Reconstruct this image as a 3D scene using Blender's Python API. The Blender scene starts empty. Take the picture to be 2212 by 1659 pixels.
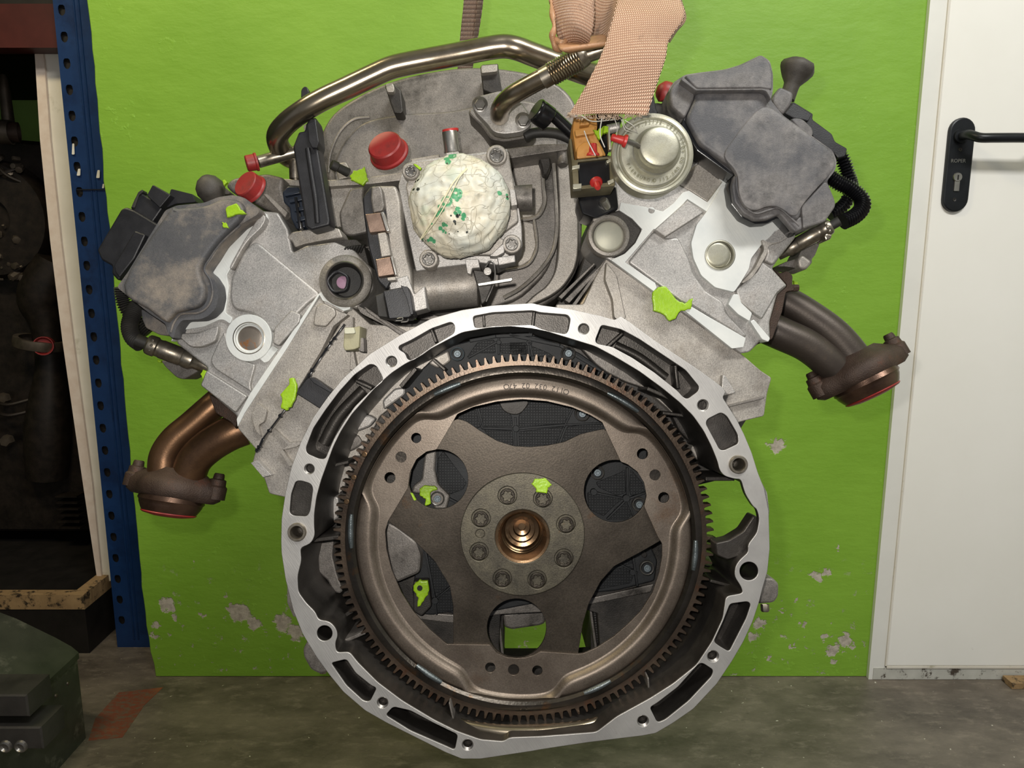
import bpy, bmesh, math, random
from mathutils import Vector, Matrix, noise, geometry
random.seed(7)
PI = math.pi
C = bpy.context.scene.collection
# ---------------------------------------------------------------- camera, world, light, exposure
FPX, CX, CY = 1600.0, 1106.0, 829.5
PITCH = math.radians(10); CAMH = 0.9217
cam_d = bpy.data.cameras.new('camera'); cam = bpy.data.objects.new('camera', cam_d); C.objects.link(cam)
cam_d.sensor_width = 36; cam_d.sensor_fit = 'HORIZONTAL'; cam_d.lens = FPX/2212*36
cam_d.clip_start = 0.02
cam.location = (0, 0, CAMH); cam.rotation_euler = (PI/2-PITCH, 0, 0)
bpy.context.scene.camera = cam
R = Vector((1, 0, 0)); F = Vector((0, math.cos(PITCH), -math.sin(PITCH))); U = Vector((0, math.sin(PITCH), math.cos(PITCH)))
CAM = Vector((0, 0, CAMH))
w = bpy.data.worlds.new('world'); bpy.context.scene.world = w; w.use_nodes = True
w.node_tree.nodes['Background'].inputs[0].default_value = (0.9, 0.93, 1.0, 1); w.node_tree.nodes['Background'].inputs[1].default_value = 0.2
def area(name, loc, tgt, size, power, col, sy=None):
    l = bpy.data.lights.new(name, 'AREA'); l.energy = power; l.color = col; l.size = size
    if sy: l.shape = 'RECTANGLE'; l.size_y = sy
    o = bpy.data.objects.new(name, l); C.objects.link(o); o.location = loc
    o.rotation_euler = (Vector(tgt)-Vector(loc)).to_track_quat('-Z', 'Y').to_euler(); return o
area('phone_flash', CAM+R*-.024+U*.030, CAM+F*1.0+U*.10, .012, 3.6, (1.0, .95, .88))
area('ceiling_lamp', (0.85, -0.35, 2.55), (0.95, 1.5, 0.75), 1.2, 40, (1.0, .99, .95), .25)
area('warm_wall_fill', (-0.95, 0.55, 2.30), (-0.75, 1.5, 1.2), .5, 13, (1.0, .86, .55), .15)  # added warm light, brightens and yellows the wall's upper left
vs = bpy.context.scene.view_settings
vs.view_transform = 'Standard'; vs.look = 'None'; vs.gamma = 1; vs.exposure = 0.0; vs.use_curve_mapping = False
# ---------------------------------------------------------------- helpers
def at(px, py, z): return CAM + z*(F + R*((px-CX)/FPX) - U*((py-CY)/FPX))
def onY(px, py, Y):
    d = F + R*((px-CX)/FPX) - U*((py-CY)/FPX); return CAM + d*(Y/d.y)
def dirw(x, y, t): return (R*x + U*y - F*t).normalized()          # right, up, towards camera
CR = dict(A=(0,0,3.016), B=(550,0,4.022), C=(1000,0,3.686), D=(1400,50,3.016), E=(200,350,3.318), F=(560,250,3.53), G=(860,250,3.686),
          H=(1200,200,3.016), I=(1500,500,3.686), J=(200,700,3.016), K=(600,640,3.016), L=(1100,640,3.016), M=(600,1100,2.968), N=(1100,1100,2.968),
          O=(820,840,2.765), P=(0,500,3.016), Q=(0,1050,2.724), R=(1700,0,2.765), S=(1700,1150,3.26), T=(860,320,6.637), V=(700,560,6.913), X=(1560,350,5.53), W=(700,880,4.1475), Z=(0,0,1))
def pl(k, s):
    x0, y0, sc = CR[k]; out = []
    for t in s.split():                                           # a letter switches to another frame of reference
        if t[0].isalpha(): x0, y0, sc = CR[t[0]]; t = t[1:]
        a, b = t.split(','); out.append((x0+float(a)/sc, y0+float(b)/sc))
    return out
def circ(cx, cy, r, n=32, ry=None, a0=0):
    ry = ry or r
    return [(cx+r*math.cos(a0+2*PI*i/n), cy+ry*math.sin(a0+2*PI*i/n)) for i in range(n)]
def cc(k, x, y, r, n=32):
    x0, y0, sc = CR[k]; return circ(x0+x/sc, y0+y/sc, r/sc, n)
def c1(k, x, y): x0, y0, sc = CR[k]; return (x0+x/sc, y0+y/sc)
def star(cx, cy, r, k=.72, a0=.1, n=48):
    return [(cx+r*(k+(1-k)*(.5+.5*math.cos(6*t)))*math.cos(t+a0), cy+r*(k+(1-k)*(.5+.5*math.cos(6*t)))*math.sin(t+a0)) for t in [2*PI*i/n for i in range(n)]]
def rc(p, r=6, n=5):                                              # rounded corners
    out = []; m = len(p)
    for i in range(m):
        a, b, c = Vector(p[i-1]), Vector(p[i]), Vector(p[(i+1) % m])
        la, lc = (a-b).length, (c-b).length
        if la < 1e-6 or lc < 1e-6: continue
        ta, tc = min(r, la*.48), min(r, lc*.48)
        A, D = b+(a-b)/la*ta, b+(c-b)/lc*tc
        for k in range(n+1):
            t = k/n; q = A*(1-t)**2 + b*2*t*(1-t) + D*t*t; out.append((q.x, q.y))
    return out
def cat(p, n=6, closed=False):                                    # Catmull-Rom through points of any dimension
    P = [Vector(q) for q in p]; m = len(P); out = []
    seg = m if closed else m-1
    for i in range(seg):
        if closed: a, b, c, d = P[i-1], P[i], P[(i+1) % m], P[(i+2) % m]
        else: b, c = P[i], P[i+1]; a = P[i-1] if i else b*2-c; d = P[i+2] if i+2 < m else c*2-b
        for k in range(n):
            t = k/n; out.append(.5*((2*b)+(c-a)*t+(2*a-5*b+4*c-d)*t*t+(3*b-a-3*c+d)*t**3))
    if not closed: out.append(P[-1].copy())
    return out
def sp(p, n=5): return [tuple(v) for v in cat(p, n, True)]
def area2(p): return sum(p[i-1][0]*p[i][1]-p[i][0]*p[i-1][1] for i in range(len(p)))/2
def ccw(p): return p if area2(p) > 0 else p[::-1]
def dedupe(p):
    o = []
    for q in p:
        if not o or (abs(q[0]-o[-1][0])+abs(q[1]-o[-1][1])) > 1e-7: o.append(q)
    if len(o) > 2 and abs(o[0][0]-o[-1][0])+abs(o[0][1]-o[-1][1]) < 1e-7: o.pop()
    return o
def inset(p, d):
    n = len(p); out = []
    for i in range(n):
        a, b, c = p[i-1], p[i], p[(i+1) % n]
        e1 = Vector((b[0]-a[0], b[1]-a[1])).normalized(); e2 = Vector((c[0]-b[0], c[1]-b[1])).normalized()
        n1 = Vector((-e1.y, e1.x)); n2 = Vector((-e2.y, e2.x)); m = n1+n2
        if m.length < 1e-6: m = n1
        m.normalize(); k = min(1/max(.5, m.dot(n1)), 1.6)
        out.append((b[0]+m.x*d*k, b[1]+m.y*d*k))
    return out
BAD = []
def tess_ok(p):
    t = geometry.tessellate_polygon([[Vector((x, y, 0)) for x, y in p]]); a = area2(p)
    return a > 0 and abs(sum(abs(area2([p[k] for k in q])) for q in t)-a) < .004*a
class MB:
    def __init__(s): s.v = []; s.f = []; s.flat = set()
    def ring(s, pts): i = len(s.v); s.v += pts; return list(range(i, i+len(pts)))
    def bridge(s, a, b, closed=True):
        n = len(a)
        for i in range(n if closed else n-1):
            j = (i+1) % n; s.f.append((a[i], a[j], b[j], b[i]))
    def cap(s, loops2d, ids):
        flat = [i for l in ids for i in l]
        tri = geometry.tessellate_polygon([[Vector((x, y, 0)) for x, y in l] for l in loops2d])
        ar = abs(area2(loops2d[0]))-sum(abs(area2(l)) for l in loops2d[1:]); P_ = [q for l in loops2d for q in l]; ta = sum(abs(area2([P_[k] for k in t])) for t in tri)
        if abs(ta-ar) > .02*abs(ar)+1e-9: BAD.append((len(flat), round(ar), round(ta)))
        for t in tri: s.flat.add(len(s.f)); s.f.append(tuple(flat[k] for k in t))
    def prism(s, poly, z0, th, b=1.5, holes=(), P=None, prof=None, back=True, hb=None):
        P = P or (lambda x, y, d: at(x, y, z0)+F*d)
        sc = z0/FPX
        poly = ccw(dedupe(poly))
        prof = prof or ([(b, 0), (b*.3, b*.3*sc), (0, b*sc), (0, th)] if b > 0 else [(0, 0), (0, th)])
        m_ = max(p[0] for p in prof)
        for _ in range(7):                                         # shrink the shoulder where it would fold over itself
            if not m_ or tess_ok(inset(poly, m_)): break
            prof = [(i_*.65, d_) for i_, d_ in prof]; m_ *= .65
        rings = []
        for ins, d in prof:
            q = inset(poly, ins) if ins else poly
            rings.append((q, s.ring([P(x, y, d) for x, y in q])))
        for i in range(len(rings)-1): s.bridge(rings[i][1], rings[i+1][1])
        fl, fi, bl, bi = [rings[0][0]], [rings[0][1]], [rings[-1][0]], [rings[-1][1]]
        for h in holes:
            hp, hd = (h if (isinstance(h, tuple) and len(h) == 2 and isinstance(h[0], list)) else (h, None))
            hp = ccw(dedupe(hp)); e = b if hb is None else hb
            pr = [(-e, 0), (-e*.3, e*.3*sc), (0, e*sc)] if e > 0 else [(0, 0)]
            pr.append((0, hd if hd is not None else th))
            rr = []
            for ins, d in pr:
                q = inset(hp, ins) if ins else hp
                rr.append((q, s.ring([P(x, y, d) for x, y in q])))
            for i in range(len(rr)-1): s.bridge(rr[i][1], rr[i+1][1])
            fl.append(rr[0][0]); fi.append(rr[0][1])
            if hd is None: bl.append(rr[-1][0]); bi.append(rr[-1][1])
            else: s.cap([rr[-1][0]], [rr[-1][1]])
        s.cap(fl, fi)
        if back: s.cap(bl, bi)
        return s
    def sweep(s, pts, rad, n=14, caps=True, flat=1.0):
        T = []
        for i in range(len(pts)):
            a = pts[max(i-1, 0)]; b = pts[min(i+1, len(pts)-1)]; T.append((b-a).normalized())
        nrm = T[0].orthogonal().normalized(); prev = None
        for i, p in enumerate(pts):
            nrm = (nrm - T[i]*nrm.dot(T[i])).normalized(); bi = T[i].cross(nrm)
            r = rad(i/(len(pts)-1)) if callable(rad) else rad
            cur = s.ring([p + nrm*(math.cos(2*PI*k/n)*r) + bi*(math.sin(2*PI*k/n)*r*flat) for k in range(n)])
            if prev: s.bridge(prev, cur)
            elif caps: s.f.append(tuple(cur))
            prev = cur
        if caps: s.f.append(tuple(prev))
        return s
    def tube(s, path, rpx, n=14, sub=6, caps=True):               # path of (px,py,z); radius in px at that depth
        P3 = cat([(a, b, c) for a, b, c in path], sub)
        zs = [p[2] for p in P3]
        f = rpx if callable(rpx) else (lambda t: rpx)
        return s.sweep([at(*p) for p in P3], lambda t: f(t)*zs[min(len(zs)-1, int(round(t*(len(zs)-1))))]/FPX, n, caps)
    def corr(s, path, rpx, pitch, depth=.14, n=14):               # corrugated hose, pitch in px
        P3 = cat(path, 12); L = [0]
        for i in range(1, len(P3)): L.append(L[-1]+(P3[i]-P3[i-1]).xy.length + abs(P3[i].z-P3[i-1].z)*FPX/P3[i].z)
        tot = L[-1]; m = max(4, int(tot/pitch)*4); pts = []; j = 0; zz = []
        for i in range(m+1):
            d = tot*i/m
            while j < len(L)-2 and L[j+1] < d: j += 1
            t = (d-L[j])/max(1e-9, L[j+1]-L[j]); q = P3[j].lerp(P3[j+1], min(1, t)); pts.append(at(*q)); zz.append(q.z)
        return s.sweep(pts, lambda t: rpx*zz[int(round(t*m))]/FPX*(1+depth*(1, .3, -1, .3)[int(round(t*m)) % 4]), n)
    def lathe(s, o, ax, prof, n=28, fn=None):                      # prof: (r, h) metres, h along ax
        ax = Vector(ax).normalized(); a = ax.orthogonal().normalized(); b = ax.cross(a); prev = None
        for r, h in prof:
            if r < 1e-6: cur = s.ring([o+ax*h])
            else: cur = s.ring([o+ax*h+(a*math.cos(2*PI*k/n)+b*math.sin(2*PI*k/n))*(r*(fn(2*PI*k/n) if fn else 1)) for k in range(n)])
            if prev:
                if len(cur) == n and len(prev) == n: s.bridge(prev, cur)
                elif len(cur) == 1 and len(prev) == n:
                    for k in range(n): s.f.append((prev[k], prev[(k+1) % n], cur[0]))
                elif len(prev) == 1 and len(cur) == n:
                    for k in range(n): s.f.append((cur[k], cur[(k+1) % n], prev[0]))
            prev = cur
        return s
    def L(s, px, py, z, prof, ax=(0, 0, 1), n=28, fn=None):        # prof in px at depth z, axis in camera basis
        k = z/FPX; return s.lathe(at(px, py, z), dirw(*ax), [(r*k, h*k) for r, h in prof], n, fn)
    def box(s, lo, hi):
        x0, y0, z0 = lo; x1, y1, z1 = hi
        i = len(s.v); s.v += [Vector(p) for p in ((x0,y0,z0),(x1,y0,z0),(x1,y1,z0),(x0,y1,z0),(x0,y0,z1),(x1,y0,z1),(x1,y1,z1),(x0,y1,z1))]
        for q in ((0,1,2,3),(4,5,6,7),(0,1,5,4),(1,2,6,5),(2,3,7,6),(3,0,4,7)): s.f.append(tuple(i+k for k in q))
        return s
    def hexa(s, P8):
        i = len(s.v); s.v += [Vector(p) for p in P8]
        for q in ((0,1,2,3),(4,5,6,7),(0,1,5,4),(1,2,6,5),(2,3,7,6),(3,0,4,7)): s.f.append(tuple(i+k for k in q))
        return s
    def bar(s, a, b, w, z, th, bv=1.0):                            # straight bar in the engine plane between two px points
        a, b = Vector(a), Vector(b); d = (b-a).normalized(); n = Vector((-d.y, d.x))*(w/2)
        return s.prism([tuple(a+n), tuple(b+n), tuple(b-n), tuple(a-n)], z, th, bv)
W = {}
def link(o, parent=None, loc=None):
    C.objects.link(o); W[o] = loc
    if parent is not None: o.parent = parent; o.location = loc-W[parent]
    else: o.location = loc
    return o
def mesh_obj(name, mb, mat, parent=None, ang=38, label=None, bev=0):
    if BAD: print("TESS", name, BAD); BAD.clear()
    vs_ = mb.v; c = sum(vs_, Vector())/len(vs_)
    me = bpy.data.meshes.new(name); me.from_pydata([tuple(v-c) for v in vs_], [], mb.f)
    bm = bmesh.new(); bm.from_mesh(me)
    for i, f in enumerate(bm.faces): f.smooth = bool(ang) and i not in mb.flat
    bmesh.ops.remove_doubles(bm, verts=bm.verts, dist=1e-7)
    bmesh.ops.recalc_face_normals(bm, faces=bm.faces); bm.to_mesh(me); bm.free(); me.validate()
    if ang: fs_ = [p.use_smooth for p in me.polygons]; me.set_sharp_from_angle(angle=math.radians(ang)); me.polygons.foreach_set('use_smooth', fs_); me.update()
    me.materials.append(mat)
    o = bpy.data.objects.new(name, me); link(o, parent, c)
    if label: o['label'] = label
    return o
def tag(o, label, cat_, group=None):
    o['label'] = label; o['category'] = cat_
    if group: o['group'] = group
    return o
def thing(name, loc, label, cat_, group=None):
    o = bpy.data.objects.new(name, None); o.empty_display_size = .02; link(o, None, Vector(loc)); return tag(o, label, cat_, group)
def struct(o): o['kind'] = 'structure'; return o
# ---------------------------------------------------------------- materials
def lin(c):
    if isinstance(c, str): c = [int(c[i:i+2], 16)/255 for i in (0, 2, 4)]
    return tuple((x/12.92 if x <= .04045 else ((x+.055)/1.055)**2.4) for x in c)+(1,)
class NT:
    def __init__(s, name):
        s.m = bpy.data.materials.new(name); s.m.use_nodes = True; s.t = s.m.node_tree; s.n = s.t.nodes; s.b = s.n['Principled BSDF']
        tc = s.n.new('ShaderNodeTexCoord'); s.obj = tc.outputs['Object']; s.uvo = tc.outputs['UV']
        g = s.n.new('ShaderNodeNewGeometry'); s.pos = g.outputs['Position']
    def l(s, a, b): s.t.links.new(a, b)
    def noise(s, sc, det=5, rough=.6, vec=None, out='Fac', dist=0, stretch=None):
        vec = vec or s.obj
        if stretch:
            mp = s.n.new('ShaderNodeMapping'); mp.inputs['Scale'].default_value = stretch; s.l(vec, mp.inputs[0]); vec = mp.outputs[0]
        q = s.n.new('ShaderNodeTexNoise'); q.inputs['Scale'].default_value = sc; q.inputs['Detail'].default_value = det; q.inputs['Roughness'].default_value = rough
        q.inputs['Distortion'].default_value = dist; s.l(vec, q.inputs['Vector']); return q.outputs[out]
    def ramp(s, fac, a, b):
        q = s.n.new('ShaderNodeMapRange'); q.inputs[1].default_value = a; q.inputs[2].default_value = b; q.clamp = True
        s.l(fac, q.inputs[0]); return q.outputs[0]
    def mix(s, fac, a, b):
        q = s.n.new('ShaderNodeMix'); q.data_type = 'RGBA'
        for i, x in ((0, fac), (6, a), (7, b)):
            if isinstance(x, (int, float, tuple)): q.inputs[i].default_value = x
            else: s.l(x, q.inputs[i])
        return q.outputs[2]
    def math(s, op, a, b=None, c=None):
        q = s.n.new('ShaderNodeMath'); q.operation = op
        for i, x in enumerate((a, b, c)):
            if x is None: continue
            if isinstance(x, (int, float)): q.inputs[i].default_value = x
            else: s.l(x, q.inputs[i])
        return q.outputs[0]
    def blobs(s, pts, vec=None, warp=.01, wsc=60, soft=.15):       # mask of warped round spots: (x,y,z,r)
        vec = vec or s.pos
        nz = s.noise(wsc, 4, .6, vec, 'Color')
        v1 = s.n.new('ShaderNodeVectorMath'); v1.operation = 'MULTIPLY_ADD'; s.l(nz, v1.inputs[0]); v1.inputs[1].default_value = (warp*2,)*3
        s.l(vec, v1.inputs[2]); wv = v1.outputs[0]; acc = None
        for x, y, z, r in pts:
            d = s.n.new('ShaderNodeVectorMath'); d.operation = 'DISTANCE'; s.l(wv, d.inputs[0]); d.inputs[1].default_value = (x+warp, y+warp, z+warp if z or y else z+warp)
            e = s.math('DIVIDE', d.outputs['Value'], r); acc = e if acc is None else s.math('MINIMUM', acc, e)
        return s.ramp(acc, 1+soft, 1-soft)
    def bump(s, h, strength=.3, dist=.001, prev=None):
        q = s.n.new('ShaderNodeBump'); q.inputs['Strength'].default_value = strength; q.inputs['Distance'].default_value = dist
        s.l(h, q.inputs['Height'])
        if prev is not None: s.l(prev, q.inputs['Normal'])
        return q.outputs[0]
    def done(s, col, rough=.5, metal=0, normal=None, spec=.5, coat=0):
        for k, x in (('Base Color', col), ('Roughness', rough), ('Metallic', metal), ('Specular IOR Level', spec), ('Coat Weight', coat)):
            if isinstance(x, (int, float, tuple)): s.b.inputs[k].default_value = x
            else: s.l(x, s.b.inputs[k])
        if normal is not None: s.l(normal, s.b.inputs['Normal'])
        return s.m
def M(name, c1_, c2_=None, metal=0, rough=.5, sc=30, lo=.35, hi=.65, bump=.25, bsc=900, bd=.0005, c3=None, sc3=12, lo3=.55, hi3=.7, spec=.5, coat=0, rv=.1, grain=0, st=None):
    t = NT(name); col = lin(c1_)
    n1 = t.noise(sc, 6, .62, stretch=st)
    if c2_: col = t.mix(t.ramp(n1, lo, hi), lin(c1_), lin(c2_))
    if c3: col = t.mix(t.ramp(t.noise(sc3, 7, .7), lo3, hi3), col, lin(c3))
    fine = t.noise(bsc, 2, .5)
    if grain:
        g = t.n.new('ShaderNodeMix'); g.data_type = 'RGBA'; g.blend_type = 'MULTIPLY'; g.inputs[0].default_value = 1
        if isinstance(col, tuple): g.inputs[6].default_value = col
        else: t.l(col, g.inputs[6])
        r_ = t.ramp(fine, .3, .7); mm = t.math('MULTIPLY_ADD', r_, grain*2, 1-grain)
        cb = t.n.new('ShaderNodeCombineColor')
        for i in range(3): t.l(mm, cb.inputs[i])
        t.l(cb.outputs[0], g.inputs[7]); col = g.outputs[2]
    r = t.math('MULTIPLY_ADD', n1, rv*2, rough-rv)
    nr = t.bump(fine, bump, bd) if bump else None
    return t.done(col, r, metal, nr, spec, coat)
# ---------------------------------------------------------------- material set
cast = M('cast_aluminium', '928d87', 'aaa49c', .55, .5, 40, c3='6b6156', sc3=14, lo3=.54, hi3=.78, bump=.28, grain=.24)
cast_l = M('cast_aluminium_clean', '9b9996', 'b2aeaa', .55, .48, 30, c3='7b7063', sc3=10, lo3=.54, hi3=.78, bump=.28, grain=.24)
cast_d = M('cast_aluminium_dirty', '6a6662', '8c8680', .5, .5, 30, c3='35322f', sc3=15, lo3=.5, hi3=.68, bump=.35, grain=.22)
cast_k = M('cast_aluminium_dark', '2c2a28', '4a4642', .45, .5, 30, c3='1b1917', sc3=14, lo3=.5, hi3=.7, bump=.4)  # very dark casting colour for the filler core, recesses and back parts
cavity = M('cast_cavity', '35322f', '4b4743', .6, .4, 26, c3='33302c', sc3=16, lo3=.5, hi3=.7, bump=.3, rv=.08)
def mk_mach(name, a, b, rough, dirc, sc, c3):
    t = NT(name); n1 = t.noise(22, 5, .6); col = t.mix(t.ramp(n1, .35, .65), lin(a), lin(b))
    col = t.mix(t.ramp(t.noise(18, 8, .75), .62, .78), col, lin(c3))
    mp_ = t.n.new('ShaderNodeMapping'); mp_.inputs['Rotation'].default_value = (0, .6, 0); t.l(t.pos, mp_.inputs[0])
    wv = t.noise(sc*4, 2, .5, mp_.outputs[0], stretch=(1, .1, .06))
    return t.done(col, t.math('MULTIPLY_ADD', t.noise(9, 3), .24, rough-.12), .2 if 'alum' in name else .7, t.bump(wv, .22, .0004))
mach_f = mk_mach('machined_flange', '9f9d9b', 'b2b0ad', .5, 'D', 330, '6f665b')
mach = mk_mach('machined_aluminium', 'c9ccca', 'd9dad6', .46, 'X', 160, '9a968c')
cover_m = M('dusty_grey_cover', '434448', '5b5a5b', 0, .55, 22, .3, .7, bump=.35, c3='8a8075', sc3=13, lo3=.48, hi3=.66, grain=.16, bsc=1100, spec=.4)
cover_r = M('dusty_grey_cover_marbled', '48484c', '7a7674', 0, .5, 16, .4, .6, bump=.3, c3='2c2b2d', sc3=19, lo3=.5, hi3=.7, grain=.12, bsc=1100, spec=.45)
blackp = M('black_plastic', '17171a', '222226', 0, .42, 40, bump=.25, bsc=1400, spec=.5)
blackg = M('black_gloss_plastic', '0c0c0e', '141417', 0, .22, 40, bump=.05, spec=.6)
bluek = M('blue_black_plastic', '141b28', '1c2635', 0, .4, 40, bump=.1)
rubber = M('black_rubber', '1f1e1d', '2c2a27', 0, .6, 40, bump=.3)
dome_m = M('dark_grey_rubber', '38342f', '4b4640', 0, .6, 30, bump=.3, c3='2a2725')
stain = M('heat_tinted_steel', '8f8574', 'a89d8c', .95, .24, 16, .3, .7, bump=.12, bsc=1500, bd=.0002, c3='76654e', sc3=18, lo3=.5, hi3=.75, rv=.05)
steel = M('bright_steel', 'a7a49d', 'bcb9b2', .9, .3, 40, bump=.1, c3='6e675d', sc3=30, lo3=.6, hi3=.8)
sensor_m = M('sensor_steel', '8d8679', 'a79f92', .9, .33, 30, bump=.06, c3='5b5245', sc3=34, lo3=.5, hi3=.7)
zinc = M('zinc_plated_steel', '99978a', 'b4b2a2', .65, .42, 26, bump=.12, bsc=1300, c3='8a8468', sc3=20, lo3=.5, hi3=.8, grain=.08)
bolt_m = M('bolt_steel', '6d6a66', '8a8783', .8, .36, 80, bump=.2)
bolt_l = M('zinc_bolt', '5f686b', '79838a', .6, .5, 90, bump=.2)
rust = M('rusty_sheet_steel', '5d534a', '746a60', .7, .42, 22, .32, .68, c3='57402d', sc3=13, lo3=.58, hi3=.8, bump=.14, grain=.16)
rustd = M('spider_plate_steel', '363029', '463f37', .7, .42, 28, .3, .7, c3='54391f', sc3=26, lo3=.62, hi3=.82, bump=.16, grain=.2, bsc=700)
hub_m = M('hub_disc_steel', '45413a', '5b5649', .72, .44, 60, .3, .7, c3='7a5c3c', sc3=45, lo3=.66, hi3=.8, bump=.18, grain=.26, bsc=900)
hubb = M('hub_bolt_steel', '2b2722', '403a32', .7, .4, 80, bump=.3)
ring_m = M('ring_gear_steel', '3e342c', '574a3e', .75, .36, 30, .3, .7, c3='5a3a26', sc3=40, lo3=.55, hi3=.7, bump=.3, bsc=500)
band_m = M('ring_band_steel', '33302c', '4c4640', .85, .3, 22, .3, .7, c3='5d4128', sc3=30, lo3=.6, hi3=.75, bump=.3, bsc=400)
brass = M('bore_bronze_steel', '5f4a36', '7d664d', .9, .26, 40, bump=.1, c3='43301f', sc3=50, lo3=.55, hi3=.7)
weld_m = M('weld_bead', '4b5152', '6a7173', .7, .35, 90, bump=.4)
rough_iron = M('rusty_cast_iron', '33261f', '4a3a30', .35, .6, 45, .3, .7, c3='5b3524', sc3=40, lo3=.58, hi3=.75, bump=.6, bsc=900, bd=.0008)
manif_r = M('burnt_manifold_steel', '3a332f', '4f4740', .55, .45, 14, .3, .7, c3='6b5c49', sc3=9, lo3=.6, hi3=.8, bump=.2, bsc=600)
manif_l = M('copper_tinted_manifold', '5c4532', '806045', .8, .38, 12, .3, .7, c3='3a2c26', sc3=12, lo3=.5, hi3=.72, bump=.15, bsc=600)
red_p = M('red_plastic', '84201f', '962b2a', 0, .45, 30, bump=.1, c3='5a2523', sc3=35, lo3=.5, hi3=.75)
red_l = M('red_plastic_bright', 'a82224', 'bd3430', 0, .4, 30, bump=.1)
orange_p = M('orange_plastic', 'b98038', 'c69250', 0, .45, 30, bump=.1, c3='a86c2a', sc3=40)
lime = M('lime_paint_marker', '86ac16', '97be22', 0, .38, 60, bump=.5, bsc=350, bd=.0008, c3='7a9c1c', sc3=70)
gridk = None
t = NT('waffle_plastic'); ch = t.n.new('ShaderNodeTexBrick'); ch.offset = 0; ch.inputs['Scale'].default_value = 1; ch.inputs['Brick Width'].default_value = .0026
ch.inputs['Row Height'].default_value = .0026; ch.inputs['Mortar Size'].default_value = .0004; ch.inputs['Mortar Smooth'].default_value = .6
mp = t.n.new('ShaderNodeMapping'); mp.inputs['Rotation'].default_value = (PI/2, 0, .5); mp.inputs['Rotation'].default_value = (math.radians(80), 0, 0)
mp.vector_type = 'POINT'; t.l(t.obj, mp.inputs[0]); t.l(mp.outputs[0], ch.inputs['Vector'])
ngt = t.noise(60, 4); gridk = t.done(t.mix(t.ramp(ngt, .3, .7), lin('17181a'), lin('26282a')), .55, 0, t.bump(ch.outputs['Fac'], .9, .0012), .3); mp.inputs['Rotation'].default_value = (math.radians(100), math.radians(0), math.radians(0))
cover_k = M('black_rear_cover', '1a1b1d', '27292b', 0, .55, 50, bump=.3, c3='151617', spec=.3)
# tape
t = NT('cream_packing_tape'); cw = t.noise(20, 3, .5, out='Color')
def crease(sc, wd, st):
    n_ = t.noise(sc, 2.5, .45, stretch=st); a_ = t.math('ABSOLUTE', t.math('SUBTRACT', n_, .5)); return t.ramp(a_, 0, wd)
c_a = crease(34, .006, (1.6, 1, .6)); c_b = crease(46, .008, (.5, 1, 1.7)); c_c = crease(26, .005, (1, 1, 1)); crs = t.math('MINIMUM', t.math('MINIMUM', c_a, c_b), c_c)
col = t.mix(t.ramp(t.noise(18, 4), .42, .58), lin('c3c5bc'), lin('cac2ad')); col = t.mix(t.ramp(t.noise(40, 7, .75), .56, .75), col, lin('979a92'))
col = t.mix(t.math('MULTIPLY', t.math('SUBTRACT', 1, crs), .38), col, lin('8f8871'))
dR = t.n.new('ShaderNodeVectorMath'); dR.operation = 'DOT_PRODUCT'; t.l(t.pos, dR.inputs[0]); dR.inputs[1].default_value = R
dU = t.n.new('ShaderNodeVectorMath'); dU.operation = 'DOT_PRODUCT'; t.l(t.pos, dU.inputs[0]); dU.inputs[1].default_value = U
cmb = t.n.new('ShaderNodeCombineXYZ'); t.l(dR.outputs['Value'], cmb.inputs[0]); t.l(dU.outputs['Value'], cmb.inputs[1])
def tb(x, y, r):                                                  # print on the tape, projected along the engine axis
    q = math.hypot(x-883, y-834)/745; z_ = .655-.027*math.sqrt(max(0, 1-q*q)); p = at(*c1('T', x, y), z_); return (p.dot(R), p.dot(U), 0, r/6.637*z_/1600)
gm = t.blobs([tb(*q) for q in ((860,640,62), (815,620,50), (870,690,48), (800,690,45), (840,740,32), (700,770,82), (560,950,38), (600,910,40), (640,890,32), (590,840,24), (780,120,60), (700,160,45), (720,210,45), (820,90,45), (860,880,42), (830,930,36), (880,920,30), (470,1300,34), (510,1330,28), (430,1320,22), (650,1090,30), (690,1100,24), (600,1140,32), (640,1180,26), (680,1205,18), (940,960,36), (930,1010,26), (1455,640,34), (1560,670,22), (1565,720,20), (400,1200,18), (480,1080,16), (340,1300,20))], vec=cmb.outputs[0], warp=.0010, wsc=420, soft=.12)
hole = t.blobs([tb(700,765,44), tb(830,645,20), tb(590,880,14)], vec=cmb.outputs[0], warp=.0004, wsc=300, soft=.2)
st_ = t.ramp(t.noise(300, 3, .6), .30, .38); gm = t.math('MULTIPLY', t.math('MULTIPLY', gm, st_), t.math('SUBTRACT', 1, hole)); col = t.mix(gm, col, lin('4a9468'))
gh = t.blobs([tb(790,380,95), tb(390,900,80), tb(360,1050,60)], vec=cmb.outputs[0], warp=.002, wsc=150, soft=.3); col = t.mix(t.math('MULTIPLY', gh, .25), col, lin('8fae94'))
km = t.blobs([tb(*q) for q in ((250,400,26), (280,450,22), (240,470,18), (290,600,26), (225,600,22), (850,975,26), (880,960,14), (810,1050,22), (820,1080,14), (985,1195,16), (705,230,15), (1565,700,14), (760,970,14), (855,1190,12), (730,1220,10), (890,640,12))], vec=cmb.outputs[0], warp=.0008, wsc=420, soft=.15)
col = t.mix(km, col, lin('17201c'))
tape = t.done(col, .42, 0, t.bump(t.noise(110, 5, .7), .35, .0012, t.bump(crs, .5, .0012)), .55)
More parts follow.
